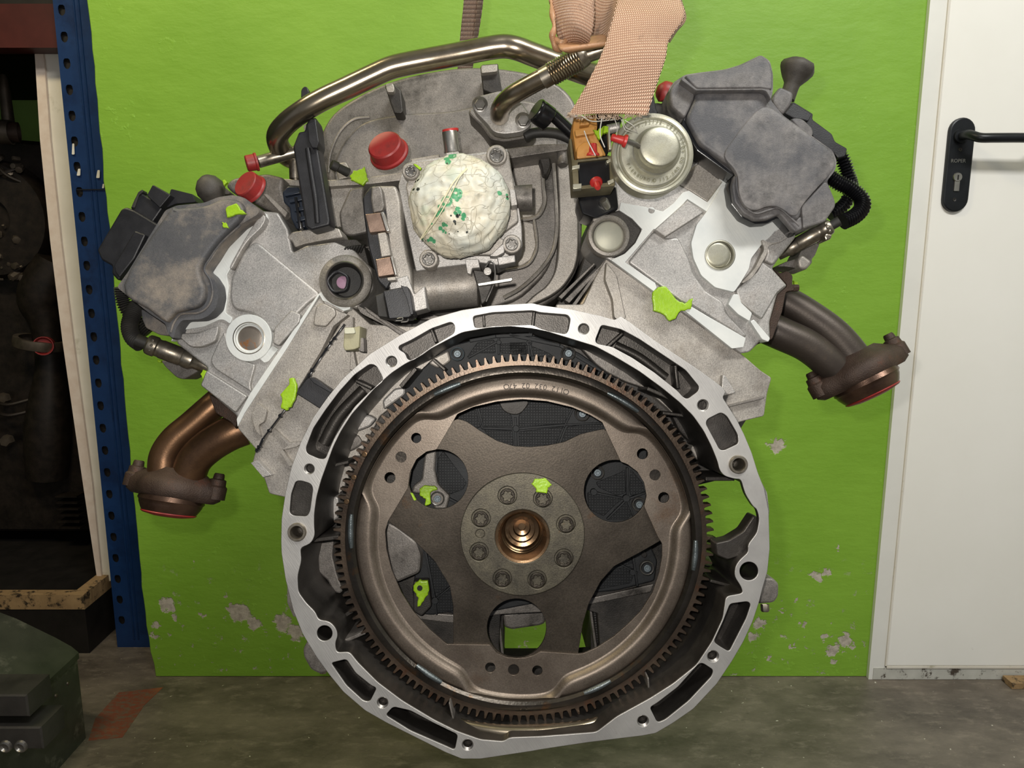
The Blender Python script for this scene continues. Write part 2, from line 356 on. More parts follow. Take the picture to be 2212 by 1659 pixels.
# strap webbing with UV weave
def webbing(name, a, b, nu):
    t = NT(name); sx = t.n.new('ShaderNodeSeparateXYZ'); t.l(t.uvo, sx.inputs[0])
    u = t.math('MULTIPLY', sx.outputs[0], nu); v = t.math('MULTIPLY', sx.outputs[1], nu*.62)
    row = t.math('FLOOR', v); u2 = t.math('ADD', u, t.math('MULTIPLY', row, .5))
    su = t.math('ABSOLUTE', t.math('SINE', t.math('MULTIPLY', u2, PI))); sv = t.math('ABSOLUTE', t.math('SINE', t.math('MULTIPLY', v, PI)))
    h = t.math('MULTIPLY', su, sv)
    col = t.mix(t.ramp(h, .15, .75), lin(a), lin(b)); col = t.mix(t.ramp(t.noise(45, 6, .7), .6, .75), col, lin('6f5a4e'))
    return t.done(col, .38, 0, t.bump(h, .9, .0012), .6)
web = webbing('salmon_webbing', 'b58a70', 'f0cbb0', 34.0)
web_d = webbing('brown_webbing', '5d4a40', '8f7668', 16.0)
edge_m = M('melted_strap_edge', 'a07656', 'b98d68', 0, .45, 60, bump=.5, c3='5e452f', sc3=60)
thread_m = M('white_thread', 'b8b5ae', 'd2cfc8', 0, .5, 60, bump=0)
# room
t = NT('green_wall_paint')
big = t.noise(3.2, 5, .6, t.pos); col = t.mix(t.ramp(big, .35, .65), lin('77a32c'), lin('82ae36'))
edgeL = t.n.new('ShaderNodeSeparateXYZ'); t.l(t.pos, edgeL.inputs[0])
lump = t.noise(75, 3, .5, t.pos); lumpm = t.math('MULTIPLY', t.ramp(lump, .60, .78), t.ramp(t.noise(5, 2, .5, t.pos), .5, .65)); trow = t.noise(14, 5, .6, t.pos, stretch=(1, 1, 2.2)); fine = t.noise(420, 3, .6, t.pos)
wp = lambda x, y, r: tuple(onY(x, y, 1.5))+(r,)
pts = [wp(362,1305,.016), wp(377,1330,.008), wp(435,1330,.007), wp(520,1325,.022), wp(548,1345,.015), wp(500,1315,.012), wp(610,1345,.020), wp(640,1365,.018), wp(485,1285,.006), wp(418,1215,.004), wp(335,1375,.009), wp(338,1350,.008),
       wp(1677,963,.017), wp(1765,1245,.012), wp(1785,1238,.010), wp(1808,1183,.005), wp(1720,1295,.006), wp(1690,1320,.006), wp(1735,1350,.006), wp(1783,1375,.008), wp(1825,1383,.015), wp(1800,1403,.014), wp(1843,1394,.006), wp(1711,1395,.007),
       wp(1640,1345,.014), wp(1625,1375,.010), wp(1660,1420,.006), wp(1135,1387,.004), wp(1800,1430,.007)]
mk = t.blobs(pts, warp=.022, wsc=60, soft=.1)
fl = t.math('MULTIPLY', t.ramp(t.noise(38, 6, .7, t.pos), .60, .64), t.ramp(edgeL.outputs[2], .30, .12)); fl = t.math('MULTIPLY', fl, .8)
mk = t.math('MAXIMUM', mk, fl)
pc = t.mix(t.ramp(t.noise(70, 5, .7, t.pos), .4, .6), lin('a39a8e'), lin('c4bcae'))
col = t.mix(t.math('MULTIPLY', lumpm, .35), col, lin('9ad04d')); col = t.mix(t.ramp(t.noise(24, 6, .8, t.pos), .68, .8), col, lin('4f8a22'))
col = t.mix(mk, col, pc)
h = t.math('ADD', t.math('MULTIPLY', trow, .9), t.math('MULTIPLY', lumpm, .35)); h = t.math('SUBTRACT', h, t.math('MULTIPLY', mk, .7))
wall_m = t.done(col, .55, 0, t.bump(fine, .12, .0006, t.bump(h, .42, .005)), .5)
wall_dk = M('green_wall_paint_dimmed', '2c4413', '35521a', 0, .6, 4, bump=.2, bsc=60)  # the wall green with the dimness of the rack interior put into its colour
t = NT('worn_concrete'); n1 = t.noise(6, 8, .68, t.pos, stretch=(.8, 1.4, 1)); n2 = t.noise(30, 7, .75, t.pos, stretch=(.7, 1.5, 1)); n3 = t.noise(160, 3, .6, t.pos)
col = t.mix(t.ramp(n1, .34, .66), lin('4c453e'), lin('7d7368')); col = t.mix(t.ramp(n2, .52, .8), col, lin('958a7d')); col = t.mix(t.ramp(t.noise(22, 8, .8, t.pos), .6, .72), col, lin('3b3935'))
col = t.mix(t.ramp(t.noise(95, 2, .4, t.pos), .74, .78), col, lin('cfcabd'))
floor_m = t.done(col, t.math('MULTIPLY_ADD', n2, .3, .3), 0, t.bump(n3, .25, .001, t.bump(n2, .25, .004)), .5)
t = NT('worn_red_floor_paint'); col = t.mix(t.ramp(t.noise(60, 7, .75, t.pos, stretch=(1, 2, 1)), .46, .6), lin('7c4433'), lin('665b4f')); col = t.mix(t.ramp(t.noise(14, 4, .6, t.pos), .55, .7), col, lin('8e5236'))
redpaint = t.done(col, .55, 0, t.bump(t.noise(160, 3, .6, t.pos), .25, .001))
door_m = M('white_door_paint', 'efede7', 'f3f1ec', 0, .35, 3, bump=.03, bsc=200, c3='b6b2aa', sc3=26, lo3=.74, hi3=.82, spec=.4)
frame_m = M('white_frame_paint', 'e2e1dc', 'e8e7e2', 0, .4, 8, bump=.05, c3='8c857a', sc3=30, lo3=.7, hi3=.78)
sill_m = M('scuffed_threshold', 'b5b4ac', 'c7c6be', 0, .5, 20, bump=.2, c3='4a4138', sc3=34, lo3=.54, hi3=.6)
handle_m = M('black_satin_metal', '15171a', '1c1f24', .3, .38, 30, bump=.15, bsc=1500)
blue_m = M('blue_rack_paint', '16325e', '1b3b6b', .2, .38, 14, bump=.15, bsc=400, c3='122548', sc3=8, lo3=.5, hi3=.7)
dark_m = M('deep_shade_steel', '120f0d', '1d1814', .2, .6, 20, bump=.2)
redbeam = M('red_rack_paint', '3a0f0b', '48140e', 0, .5, 10, bump=.1)
foam = M('dirty_white_board', 'd6cfc2', 'e2ddd2', 0, .6, 6, bump=.1, c3='9c957a', sc3=7, lo3=.58, hi3=.7)
foam_e = M('board_edge', 'd0bdae', 'dccdc0', 0, .7, 30, bump=.2)
wood = M('worn_crate_wood', '8a6f4e', 'a3865f', 0, .65, 20, bump=.3, c3='2f251a', sc3=40, lo3=.52, hi3=.6, st=(1, 6, 1))
crate_k = M('shaded_crate_side', '0d0a08', '181310', 0, .6, 20, bump=.3, c3='3a3129', sc3=50, lo3=.68, hi3=.74)  # dark sides, deepened in colour to stand in for the rack's shade
iron_g = M('dusty_green_grey_iron', '33352f', '4a4b43', .25, .5, 14, .3, .7, bump=.4, bsc=500, c3='6d6b63', sc3=16, lo3=.58, hi3=.7)
iron_k = M('dark_grey_iron', '2a2826', '3c3936', .3, .5, 20, bump=.3)
oldmetal = M('old_engine_metal', '1d1814', '2e2620', .4, .5, 40, bump=.4, c3='1a1511', sc3=30)
oldlite = M('old_engine_bright_metal', '50483e', '665b50', .6, .45, 40, bump=.3)
# ---------------------------------------------------------------- room
YW = 1.5
def PY(Y): return lambda x, z, d: Vector((x, Y+d, z))
mb = MB(); left = []
for i in range(90):
    z = i/89*2.7; x = -.800 + .0035*noise.noise(Vector((z*22, 0, 0))) + .002*noise.noise(Vector((z*90, 5, 0)))
    if z < .14: x += .012*(.14-z)/.14
    left.append((x, z))
mb.prism([(2.6, 0), (2.6, 2.7)]+left[::-1], 1, .11, 0, holes=[], P=PY(YW), prof=[(.002, 0), (0, .002), (0, .11)])
struct(mesh_obj('wall_back', mb, wall_m, ang=30))
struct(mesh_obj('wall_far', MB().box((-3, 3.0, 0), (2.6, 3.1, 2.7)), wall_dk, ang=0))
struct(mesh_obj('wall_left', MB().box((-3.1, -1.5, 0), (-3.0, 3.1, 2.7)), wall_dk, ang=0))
struct(mesh_obj('floor', MB().box((-3, -1.5, -.1), (2.6, 3.1, 0)), floor_m, ang=0))
struct(mesh_obj('ceiling', MB().box((-3.1, -1.5, 2.7), (2.7, 3.1, 2.8)), frame_m, ang=0)); struct(mesh_obj('wall_right', MB().box((2.6, -1.5, 0), (2.7, 3.1, 2.7)), frame_m, ang=0))
# door frame, leaf, threshold
XF, XL = .783, .817
fr = MB().box((XF, 1.490, .0), (XL, 1.5005, 2.15)); fr.box((XL, 1.490, 2.08), (1.72, 1.5005, 2.15)); fr.box((1.70, 1.490, 0), (1.735, 1.5005, 2.08))
struct(mesh_obj('trim_1', fr, frame_m, ang=0)); struct(mesh_obj('trim_2', MB().box((.792, 1.4885, .001), (1.70, 1.5005, .028)), sill_m, ang=0))
door = mesh_obj('door_1', MB().prism([(XL+.002, .034), (1.698, .034), (1.698, 2.078), (XL+.002, 2.078)], 1, .012, 0, P=PY(1.487), prof=[(.0015, 0), (0, .0015), (0, .012)]), door_m, ang=0); struct(door)
mesh_obj('door_lip', MB().box((XL+.002, 1.4858, .0285), (1.698, 1.4885, .0335)), foam, door, 0)
mesh_obj('door_edge_strip', MB().box((XL-.0015, 1.4865, .034), (XL+.0012, 1.4905, 2.07)), foam, door, 0)
# door handle
a = onY(*c1('R', 1036, 785), 1.487); b = onY(*c1('R', 996, 1190), 1.487); hx = (a.x+b.x)/2; z1, z0 = a.z, b.z; rw = .0248
stad = [(hx+rw*math.cos(q), z1+rw*math.sin(q)) for q in [PI*i/12 for i in range(13)]]+[(hx-rw*math.cos(q), z0-rw*math.sin(q)) for q in [PI*i/12 for i in range(13)]]
hd = mesh_obj('handle_plate', MB().prism(stad, 1, .008, 0, P=PY(1.479), prof=[(.003, 0), (.001, .0008), (0, .003), (0, .008)]), handle_m, door)
g0 = onY(*c1('R', 1040, 812), 1.478); zl = onY(*c1('R', 1400, 822), 1.43).z
lv = MB(); lv.sweep(cat([(g0.x, 1.478, g0.z), (g0.x+.001, 1.455, g0.z-.001), (g0.x+.012, 1.437, zl+.001), (g0.x+.035, 1.432, zl), (g0.x+.08, 1.431, zl), (g0.x+.128, 1.431, zl-.001), (g0.x+.135, 1.436, zl-.006), (g0.x+.136, 1.45, zl-.006)], 6), .0088, 16)
lv.lathe(Vector((g0.x, 1.479, g0.z)), (0, -1, 0), [(0, .006), (.0135, .006), (.014, .004), (.014, 0)], 24)
mesh_obj('lever', lv, handle_m, hd)
k = onY(*c1('R', 1020, 1058), 1.477)
cy = MB().lathe(k, (0, -1, 0), [(0, .0015), (.0078, .0015), (.0088, 0), (.0088, -.003)], 24); cy.box((k.x-.0048, 1.4765, k.z-.026), (k.x+.0048, 1.480, k.z))
kk = mesh_obj('keyhole_cylinder', cy, steel, hd); mesh_obj('key_slot', MB().box((k.x-.0012, 1.4750, k.z-.005), (k.x+.0012, 1.4757, k.z+.004)), dark_m, kk, 0) if False else None
mesh_obj('key_slot', MB().box((k.x-.0011, 1.4748, k.z-.005), (k.x+.0011, 1.4757, k.z+.004)), dark_m, hd, 0)
for q in ((1035, 893), (1000, 1192)):
    s_ = onY(*c1('R', *q), 1.479); mesh_obj('screw', MB().lathe(s_, (0, -1, 0), [(0, -.0002), (.0018, .0001), (.0033, .0008), (.0036, 0)], 14), iron_k, hd)
def text_pts(body, size, align='CENTER', ext=0.0):
    cu = bpy.data.curves.new('lettering', 'FONT'); cu.body = body; cu.size = size; cu.align_x = align; cu.resolution_u = 3; cu.extrude = ext
    ob = bpy.data.objects.new('lettering', cu); C.objects.link(ob); bpy.context.view_layer.update()
    dg = bpy.context.evaluated_depsgraph_get(); me = bpy.data.meshes.new_from_object(ob.evaluated_get(dg))
    vv = [v.co.copy() for v in me.vertices]; ff = [tuple(p.vertices) for p in me.polygons]
    bpy.data.objects.remove(ob); bpy.data.curves.remove(cu); bpy.data.meshes.remove(me); return vv, ff
def lettering(mb, body, size, fn):
    vv, ff = text_pts(body, size, ext=size*.03); i = len(mb.v); mb.v += [fn(p) for p in vv]; mb.f += [tuple(i+k_ for k_ in f) for f in ff]
    return mb
rp = onY(*c1('R', 1024, 970), 1.478)
mesh_obj('lettering', lettering(MB(), 'ROPER', .0095, lambda p: Vector((rp.x+p.x, 1.4788-p.z, rp.z+p.y))), steel, hd, 0)
# wood strip by the door
q0 = onY(2163, 1478, 1.485); mesh_w = MB().box((q0.x, 1.452, .0008), (q0.x+.22, 1.484, .0135))
tag(mesh_obj('wood_strip', mesh_w, wood, ang=0), 'thin white-topped wooden strip lying on the floor at the door threshold', 'wood strip')
# red floor stripe
def fl(px, py):
    d = F + R*((px-CX)/FPX) - U*((py-CY)/FPX); return CAM+d*(-CAMH/d.z)
sq = [fl(*c1('Q', *p)) for p in ((700, 1215), (960, 1185), (850, 1290), (720, 1480), (520, 1500), (560, 1370))]
mb = MB(); i0 = mb.ring([Vector((p.x, p.y, .0006)) for p in sq]); i1 = mb.ring([Vector((p.x, p.y, -.001)) for p in sq]); mb.f.append(tuple(i0)); mb.f.append(tuple(i1)); mb.bridge(i0, i1)
tag(mesh_obj('floor_marking', mb, redpaint, ang=0), 'worn red painted stripe on the concrete floor beside the blue rack post', 'floor marking')
# rack post
YP = 1.625; pa = onY(118, 0, YP); pbt = onY(252, 1417, YP); px0 = (pa.x+pbt.x)/2; h0 = onY(133, 22, YP); h1 = onY(259, 1340, YP)
rack = thing('storage_rack', (px0, YP, 0), 'blue perforated steel rack upright with a dark red beam beside the green wall', 'rack')
N_ = 27; pitch = (h0.z-h1.z)/(N_-1); hol = []
for c_ in (h0.x, h0.x+.066):
    for i in range(-8, N_):
        z = h0.z-pitch*i
        if z < .02: continue
        hol.append([(c_+.0075*math.cos(q), z+.0105*math.sin(q)+(.0025*abs(math.cos(q)) if math.sin(q) > 0 else 0)) for q in [2*PI*k/12 for k in range(12)]])
px1 = px0+.105
mesh_obj('upright', MB().prism([(px0, 0), (px1, 0), (px1, 2.2), (px0, 2.2)], 1, .002, 0, holes=hol, P=PY(YP)), blue_m, rack, 0)
mesh_obj('upright_side', MB().box((px0, YP+.002, 0), (px0+.002, YP+.07, 2.2)).box((px1-.002, YP+.002, 0), (px1, YP+.07, 2.2)), blue_m, rack, 0)
mesh_obj('upright_hole_shade', MB().box((px0+.003, YP+.008, 0), (px1-.003, YP+.012, 2.2)), dark_m, rack, 0)  # near-black sheet behind the holes, stands in for shade inside the post
gv = MB()
for q in (.026, .036): gv.prism([(h0.x+q-.0022, .02), (h0.x+q+.0022, .02), (h0.x+q+.0022, 2.18), (h0.x+q-.0022, 2.18)], 1, .003, 0, P=PY(YP-.002), prof=[(.0016, 0), (.0005, .001), (0, .002), (0, .0025)])
mesh_obj('pressed_groove', gv, blue_m, rack)
tz = h0.z-pitch*6.9
mesh_obj('cable_tie', MB().box((h0.x-.004, YP-.003, tz-.0012), (px1-.006, YP-.0005, tz+.0012)), blackg, rack, 0)
bz0, bz1 = onY(60, 103, YP+.02).z, onY(60, 8, YP+.02).z
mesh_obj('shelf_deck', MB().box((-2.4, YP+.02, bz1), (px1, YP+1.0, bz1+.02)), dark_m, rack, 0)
mesh_obj('beam', MB().box((-2.4, YP+.02, bz0), (px0-.001, YP+.07, bz1)), redbeam, rack, 0, 'dark red horizontal beam')
for i_, (x_, y_, w_, h_) in enumerate(((158, 322, 7, 22), (170, 372, 9, 14), (212, 376, 9, 16), (223, 402, 5, 9))):
    p_ = onY(x_, y_, YP-.003); s_ = YP/FPX; mesh_obj('white_tag', MB().prism(rc([(p_.x-w_*s_/2, p_.z-h_*s_/2), (p_.x+w_*s_*.3, p_.z-h_*s_/2), (p_.x+w_*s_/2, p_.z+h_*s_/2), (p_.x, p_.z+h_*s_/2)], .002), 1, .0015, 0, P=PY(YP-.004)), foam, rack, 0)
# white board
YB = YP+.074; bd = [(75, 88), (90, 88), (126, 100), (160, 400), (200, 700), (236, 1200), (234, 1250), (222, 1262), (212, 1255), (180, 1040), (137, 740), (110, 520), (88, 300)]
W3 = [onY(x, y, YB) for x, y in bd]
mb = MB().prism([(p.x+(.03 if 1 < i < 7 else 0), p.z) for i, (p, (x, y)) in enumerate(zip(W3, bd))], 1, .012, 0, P=PY(YB+.004), prof=[(.0015, 0), (0, .002), (0, .012)])
brd = mesh_obj('leaning_board', mb, foam, ang=0); tag(brd, 'tall dirty white foam board standing behind the blue rack post', 'board')
eb = [(75, 88), (90, 90), (97, 130), (110, 300), (133, 520), (160, 740), (200, 1040), (222, 1262), (212, 1255), (180, 1040), (137, 740), (110, 520), (88, 300)]
mesh_obj('board_edge', MB().prism([(onY(x, y, YB).x, onY(x, y, YB).z) for x, y in eb], 1, .006, 0, P=PY(YB-.003)), foam_e, brd, 0)
# crate
cf = onY(180, 1285, YP-.03); cz = cf.z; cb = thing('wooden_crate', (cf.x, YP, 0), 'dark crate with a pale wooden rim on the floor under the old engine', 'crate')
mesh_obj('crate_body', MB().box((-1.9, YP-.028, 0.002), (cf.x-.001, YP+.62, cz-.035)), crate_k, cb, 0)
mesh_obj('front_rail', MB().box((-1.9, YP-.03, cz-.036), (cf.x, YP-.004, cz)), wood, cb, 0); mesh_obj('side_rail', MB().box((cf.x-.03, YP-.003, cz-.036), (cf.x, YP+.62, cz)), wood, cb, 0)
# old engine on the rack
oe = thing('old_engine', (-1.35, 2.1, cz+.02), 'grimy dark engine standing in the crate behind the blue rack', 'engine')
Yo = 1.95
def oy(px, py): return onY(px, py, Yo)
def olat(name, px, py, prof, mat_, ax=(0, -1, 0), n=28, par=oe, dy=0): p = oy(px, py); p.y += dy; return mesh_obj(name, MB().lathe(p, ax, prof, n), mat_, par)
olat('pulley', -5, 475, [(0, .02), (.05, .02), (.055, .035), (.14, .03), (.145, .02), (.15, 0), (.15, -.03)], oldmetal, n=40)
q = oy(0, 480); mesh_obj('housing', MB().prism(rc([(q.x-.5, cz+.005), (q.x+.17, cz+.005), (q.x+.19, q.z-.2), (q.x+.2, q.z+.05), (q.x+.15, q.z+.2), (q.x-.5, q.z+.25)], .03), 1, .4, 0, P=PY(Yo+.02), prof=[(.01, 0), (0, .01), (0, .4)]), oldmetal, oe)
olat('clamped_hose', 25, 292, [(0, .05), (.022, .05), (.024, .045), (.024, -.05)], rough_iron, ax=(-1, -.4, 0), dy=-.06)
olat('hose_clamp', 48, 294, [(.026, .012), (.029, .012), (.029, -.012), (.026, -.012)], oldlite, ax=(-1, -.2, 0), dy=-.06)
olat('stub_pipe', 35, 215, [(0, .05), (.006, .05), (.009, .04), (.012, .01), (.014, -.06)], oldlite, ax=(0, 0, 1), dy=-.04)
mesh_obj('large_pipe', MB().sweep(cat([oy(105, 560)+Vector((.02, 0, 0)), oy(90, 640), oy(100, 700), oy(108, 800), oy(105, 900), oy(102, 1030)], 5), lambda t_: .045+.012*math.sin(t_*9), 20), oldmetal, oe)
olat('pipe_collar', 98, 738, [(.05, .012), (.062, .012), (.064, 0), (.062, -.012), (.05, -.012)], oldlite, ax=(.2, 0, 1), dy=-.02)
for y in (860, 950): olat('bolt', 12 if y < 900 else 20, y, [(0, .02), (.014, .02), (.016, .015), (.016, 0)], oldlite, n=6)
mbp = MB()
for i in range(6): mbp.box((oy(10, 0).x, Yo-.02, cz+.03+i*.018), (oy(62, 0).x, Yo+.02, cz+.034+i*.018))
mesh_obj('finned_plate', mbp, oldmetal, oe, 0)
mbp = MB()
for i in range(26):
    p = oy(random.uniform(0, 75), random.choice([random.uniform(340, 400), random.uniform(560, 605), random.uniform(480, 600)])); s_ = random.uniform(.003, .011)
    mbp.lathe(p+Vector((0, -.03, 0)), (random.uniform(-1, 1), -1, random.uniform(-1, 1)), [(0, s_), (s_*.9, s_*.8), (s_, 0), (s_, -s_*2)], 7)
mesh_obj('fitting', mbp, oldlite, oe)['kind'] = 'stuff'
for k_, (p1, p2) in enumerate((((0, 345), (70, 400)), ((0, 380), (60, 360)), ((0, 860), (75, 860)), ((0, 880), (75, 885)))):
    mesh_obj('pipe', MB().sweep(cat([oy(*p1)+Vector((0, -.03, 0)), oy((p1[0]+p2[0])/2, (p1[1]+p2[1])/2+8)+Vector((0, -.04, 0)), oy(*p2)+Vector((0, -.02, 0))], 5), .005, 8), oldmetal, oe)
oc = mesh_obj('pipe_cap', MB().lathe(oy(122, 742)+Vector((0, -.05, 0)), (.4, -1, .1), [(0, .01), (.018, .012), (.022, .02), (.024, .02), (.024, -.01)], 20), red_p, oe); None and tag(oc, 'dim red cap on the old dark engine behind the white board', 'cap')
# machine bottom left: rounded iron housing
xr = -.823; yb = 1.29; zt = .177
mc = thing('iron_housing', (-.95, 1.1, 0), 'heavy dusty grey-green iron housing with a rounded top, cropped at bottom left', 'machine part')
top = [(-1.5, .30), (-1.15, .285), (-1.0, .265), (-.93, .235), (-.86, .198), (-.835, .183), (xr, .165)]
prof_ = [(-1.5, 0)]+top+[(xr, 0)]
mesh_obj('body', MB().prism(prof_, 1, .36, 0, P=PY(.93), prof=[(.006, 0), (.002, .003), (0, .007), (0, .36)]), iron_g, mc, 30)
lid = [(-1.5, .31), (-1.15, .297), (-1.0, .277), (-.93, .247), (-.86, .208), (-.832, .19), (xr+.003, .178), (xr+.003, .166), (-.835, .178), (-.86, .193), (-.93, .230), (-1.0, .26), (-1.15, .28), (-1.5, .295)]
mesh_obj('lid', MB().prism(lid, 1, .30, 0, P=PY(.99), prof=[(.002, 0), (0, .002), (0, .302)]), iron_g, mc, 30)
for q in ((399, 1160), (329, 1232)):
    d = F + R*((c1('Q', *q)[0]-CX)/FPX) - U*((c1('Q', *q)[1]-CY)/FPX); p = CAM+d*(xr/d.x)
    mesh_obj('rivet', MB().lathe(p, (1, 0, 0), [(0, .003), (.003, .002), (.004, 0)], 10), oldlite, mc)
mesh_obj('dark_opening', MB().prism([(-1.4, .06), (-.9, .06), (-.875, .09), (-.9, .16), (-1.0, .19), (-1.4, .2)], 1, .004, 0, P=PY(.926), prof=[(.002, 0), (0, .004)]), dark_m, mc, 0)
for i, q in enumerate(((0, 1230), (0, 1420))):
    p = onY(*c1('Q', 0, q[1]), .9); r_ = onY(*c1('Q', 155 if i == 0 else 240, q[1]), .9)
    lo = onY(*c1('Q', 0, q[1]+(130 if i == 0 else 130)), .9)
    blk = mesh_obj('lug_block', MB().prism([(p.x-.1, lo.z), (r_.x, lo.z), (r_.x, p.z), (p.x-.1, p.z)], 1, .05, 0, P=PY(.9), prof=[(.002, 0), (0, .002), (0, .05)]), iron_k, mc)
    if i:
        for x in (35, 125): mesh_obj('bolt', MB().lathe(onY(*c1('Q', x, 1530), .9), (0, -1, 0), [(0, .001), (.004, .001), (.006, .004), (.008, .003), (.009, 0)], 16), bolt_m, blk)
mesh_obj('side_plate', MB().box((-.9, .905, .0), (-.86, .93, .30)), iron_k, mc, 0) if False else None
# ---------------------------------------------------------------- engine
EN = thing('car_engine', at(1130, 1640, .72), 'V-shaped car engine hung up flywheel end first in front of the green wall', 'engine')
def part(name, mb, mat_, par=EN, ang=38, label=None): return mesh_obj(name, mb, mat_, par, ang, label)
def pr(name, poly, z, th, mat_, par=EN, b=1.5, holes=(), label=None, ang=38, prof=None, hb=None):
    return mesh_obj(name, MB().prism(poly, z, th, b, holes, prof=prof, hb=hb), mat_, par, ang, label)
def soft(bpx, z, th, n=5, k=1.0):                                  # rounded shoulder profile
    sc = z/FPX; o = [(bpx*(1-math.sin(PI/2*i/n)), bpx*sc*k*(1-math.cos(PI/2*i/n))) for i in range(n+1)]
    return o+[(0, th)]
_bc = {}
def screw(name, x, y, z, r, par, mat_, kind='torx', washer=0.0, hh=8, rot=.1):
    """x,y px; r head radius px. Shared mesh per kind."""
    key = (kind, round(r, 1), round(z, 3), mat_.name, washer, hh)
    if key not in _bc:
        mb = MB(); k = z/FPX
        if washer: mb.lathe(at(x, y, z), -F, [(0, .5*k), (washer*k, .5*k), ((washer+1)*k, 0), ((washer+1)*k, -2*k)], 24)
        if kind == 'torx':
            hz = z-hh*k; mb.prism(circ(x, y, r*.97*z/hz if 0 else r, 28), hz, hh*k, 1.4, holes=[(star(x, y, r*.74, .68, rot), 7*k)], back=False)
        elif kind == 'star':
            hz = z-hh*k; mb.prism(circ(x, y, r, 28), hz, hh*k, 1.0, back=False); mb.prism(star(x, y, r*.62, .74, rot), hz-3*k, 4*k, .8, back=False)
        elif kind == 'hex':
            hz = z-hh*k; mb.prism(rc(circ(x, y, r, 6), 1.5), hz, hh*k, 1.2, back=False)
        o = mesh_obj(name, mb, mat_, par); _bc[key] = (o, W[o]-at(x, y, z)); return o
    o0, off = _bc[key]; o = o0.copy(); C.objects.link(o); o.parent = par; W[o] = at(x, y, z)+off; o.location = W[o]-W[par]; o.name = name; return o
ZF = .62
# ---- crankcase core and rear wall
core = rc(pl('Z', '600,600 700,560 770,690 1180,690 1212,642 1248,600 1272,520 1295,460 1330,440 1470,560 1590,760 1630,880 1560,990 1470,1020 1440,1200 1380,1270 900,1270 790,1220 720,1080 620,1000 570,950 640,760'), 12)
blk = pr('crankcase', core, .765, .29, cast_k, b=3)
# left block facing and right block facing
lb = pl('Z', '758,662 800,700 880,705 960,700 1000,760 820,900 740,1060 690,1100 620,1075') + pl('J', '1150,1105 1120,1010 1040,905 1060,830 1110,740 1250,560 1380,370')
bl = pr('block_face', rc(lb, 5), .708, .06, cast, blk, 2)
pr('block_edge_chip', pl('J', '1030,905 1070,885 1165,985 1110,1000'), .7, .01, cast_l, bl, 1)
pr('block_rib', pl('J', '1180,680 1280,770 1380,765 1330,800 1240,820 1310,920 1280,930 1220,830 1270,790'), .703, .01, cast, bl, 2)
pr('block_rib', rc(pl('F', '740,1440 800,1470 1150,1659 1100,1659 960,1600 800,1520 770,1500'), 3), .700, .02, cast_d, bl, 2)
pr('block_rib', pl('V', '590,700 640,720 1180,1100 1140,1140 640,790'), .698, .02, cast_d, bl, 2)
pr('block_rib', rc(pl('V', '420,860 440,870 430,1300 500,1659 380,1659 400,1200'), 4), .700, .02, cast, bl, 3)
gk = MB(); random.seed(3)
g_pts = [c1('J', *p) for p in ((1640, 0), (1560, 110), (1490, 210), (1430, 300), (1380, 380), (1250, 560), (1160, 680), (1110, 745), (1090, 790), (1065, 825))]
for i in range(len(g_pts)-1): gk.bar(g_pts[i], g_pts[i+1], 2.5+random.random()*3, .6935, .003, .5)
for i in range(12):
    t_ = random.random()**.8; j = min(int(t_*9), 8); a_, b_ = g_pts[j], g_pts[j+1]; u_ = random.random(); x_ = a_[0]+(b_[0]-a_[0])*u_; y_ = a_[1]+(b_[1]-a_[1])*u_
    gk.prism([(x_+random.uniform(2, 6)*math.cos(q), y_+random.uniform(2, 6)*math.sin(q)) for q in (0, .9, 1.9, 2.8, 3.8, 5)], .6925, .004, .5)
part('head_gasket', gk, blackg, bl)
pr('black_cover_strip', rc(pl('J', '1385,370 1415,345 1560,440 1480,550 1325,450'), 2), .689, .02, blackp, bl, 2)
pr('black_cover_tab', rc(pl('J', '1410,350 1430,345 1480,375 1560,440 1550,448 1440,385'), 2), .684, .01, blackp, bl, 1)
clip = pr('sensor_clip', rc(pl('V', '305,1020 460,1015 540,995 520,1320 450,1350 310,1365 285,1300'), 3), .672, .03, M('khaki_clip', '8f8a6d', 'a09b7e', .1, .5, 40, bump=.2), bl, 2)
pr('clip_tab', rc(pl('V', '300,1025 445,1018 465,1100 440,1110 305,1115'), 3), .668, .004, M('pale_clip', 'b7b7a2', 'c3c2ae', .1, .5, 40, bump=.2), clip, 1)
pr('clip_tab', rc(pl('V', '450,1180 590,1170 600,1390 520,1370 500,1300'), 3), .678, .012, cast_d, clip, 1)
# right block face
rb = pl('Z', '1316,561 1398,619 1600,763 1644,801 1667,816') + pl('I', '580,1290 555,1470 490,1485 350,1520') + pl('Z', '1560,1000 1440,880 1300,760 1210,700') + pl('H', '0,1380 180,1380 260,1200 330,1080')
br = pr('block_face', rc(rb, 5), .700, .07, cast, blk, 2)
pr('block_rib', rc(pl('H', '330,1100 400,1190 460,1470 430,1490 380,1470 370,1350 320,1220'), 6), .690, .02, cast, br, 6)
pr('block_rib', rc(pl('I', '225,1140 250,1150 330,1280 320,1290 230,1310 215,1300'), 3), .692, .02, cast_l, br, 2)
pr('block_rib', rc(pl('I', '270,1385 560,1310 555,1330 270,1400'), 1), .694, .01, cast_d, br, 1)
for s_ in ('60,1350 290,1130 300,1140 90,1370', '20,1330 250,1110 258,1118 40,1345', '110,1380 320,1090 332,1100 130,1390'): pr('block_rib', pl('H', s_), .708, .02, cast_d, br, 1)
pr('block_rib', rc(pl('H', '150,1385 330,1105 355,1200 190,1390'), 5), .705, .02, M('oily_cast_aluminium', '6c5f4c', '8d7f68', .55, .42, 25, bump=.4, grain=.15), br, 5)
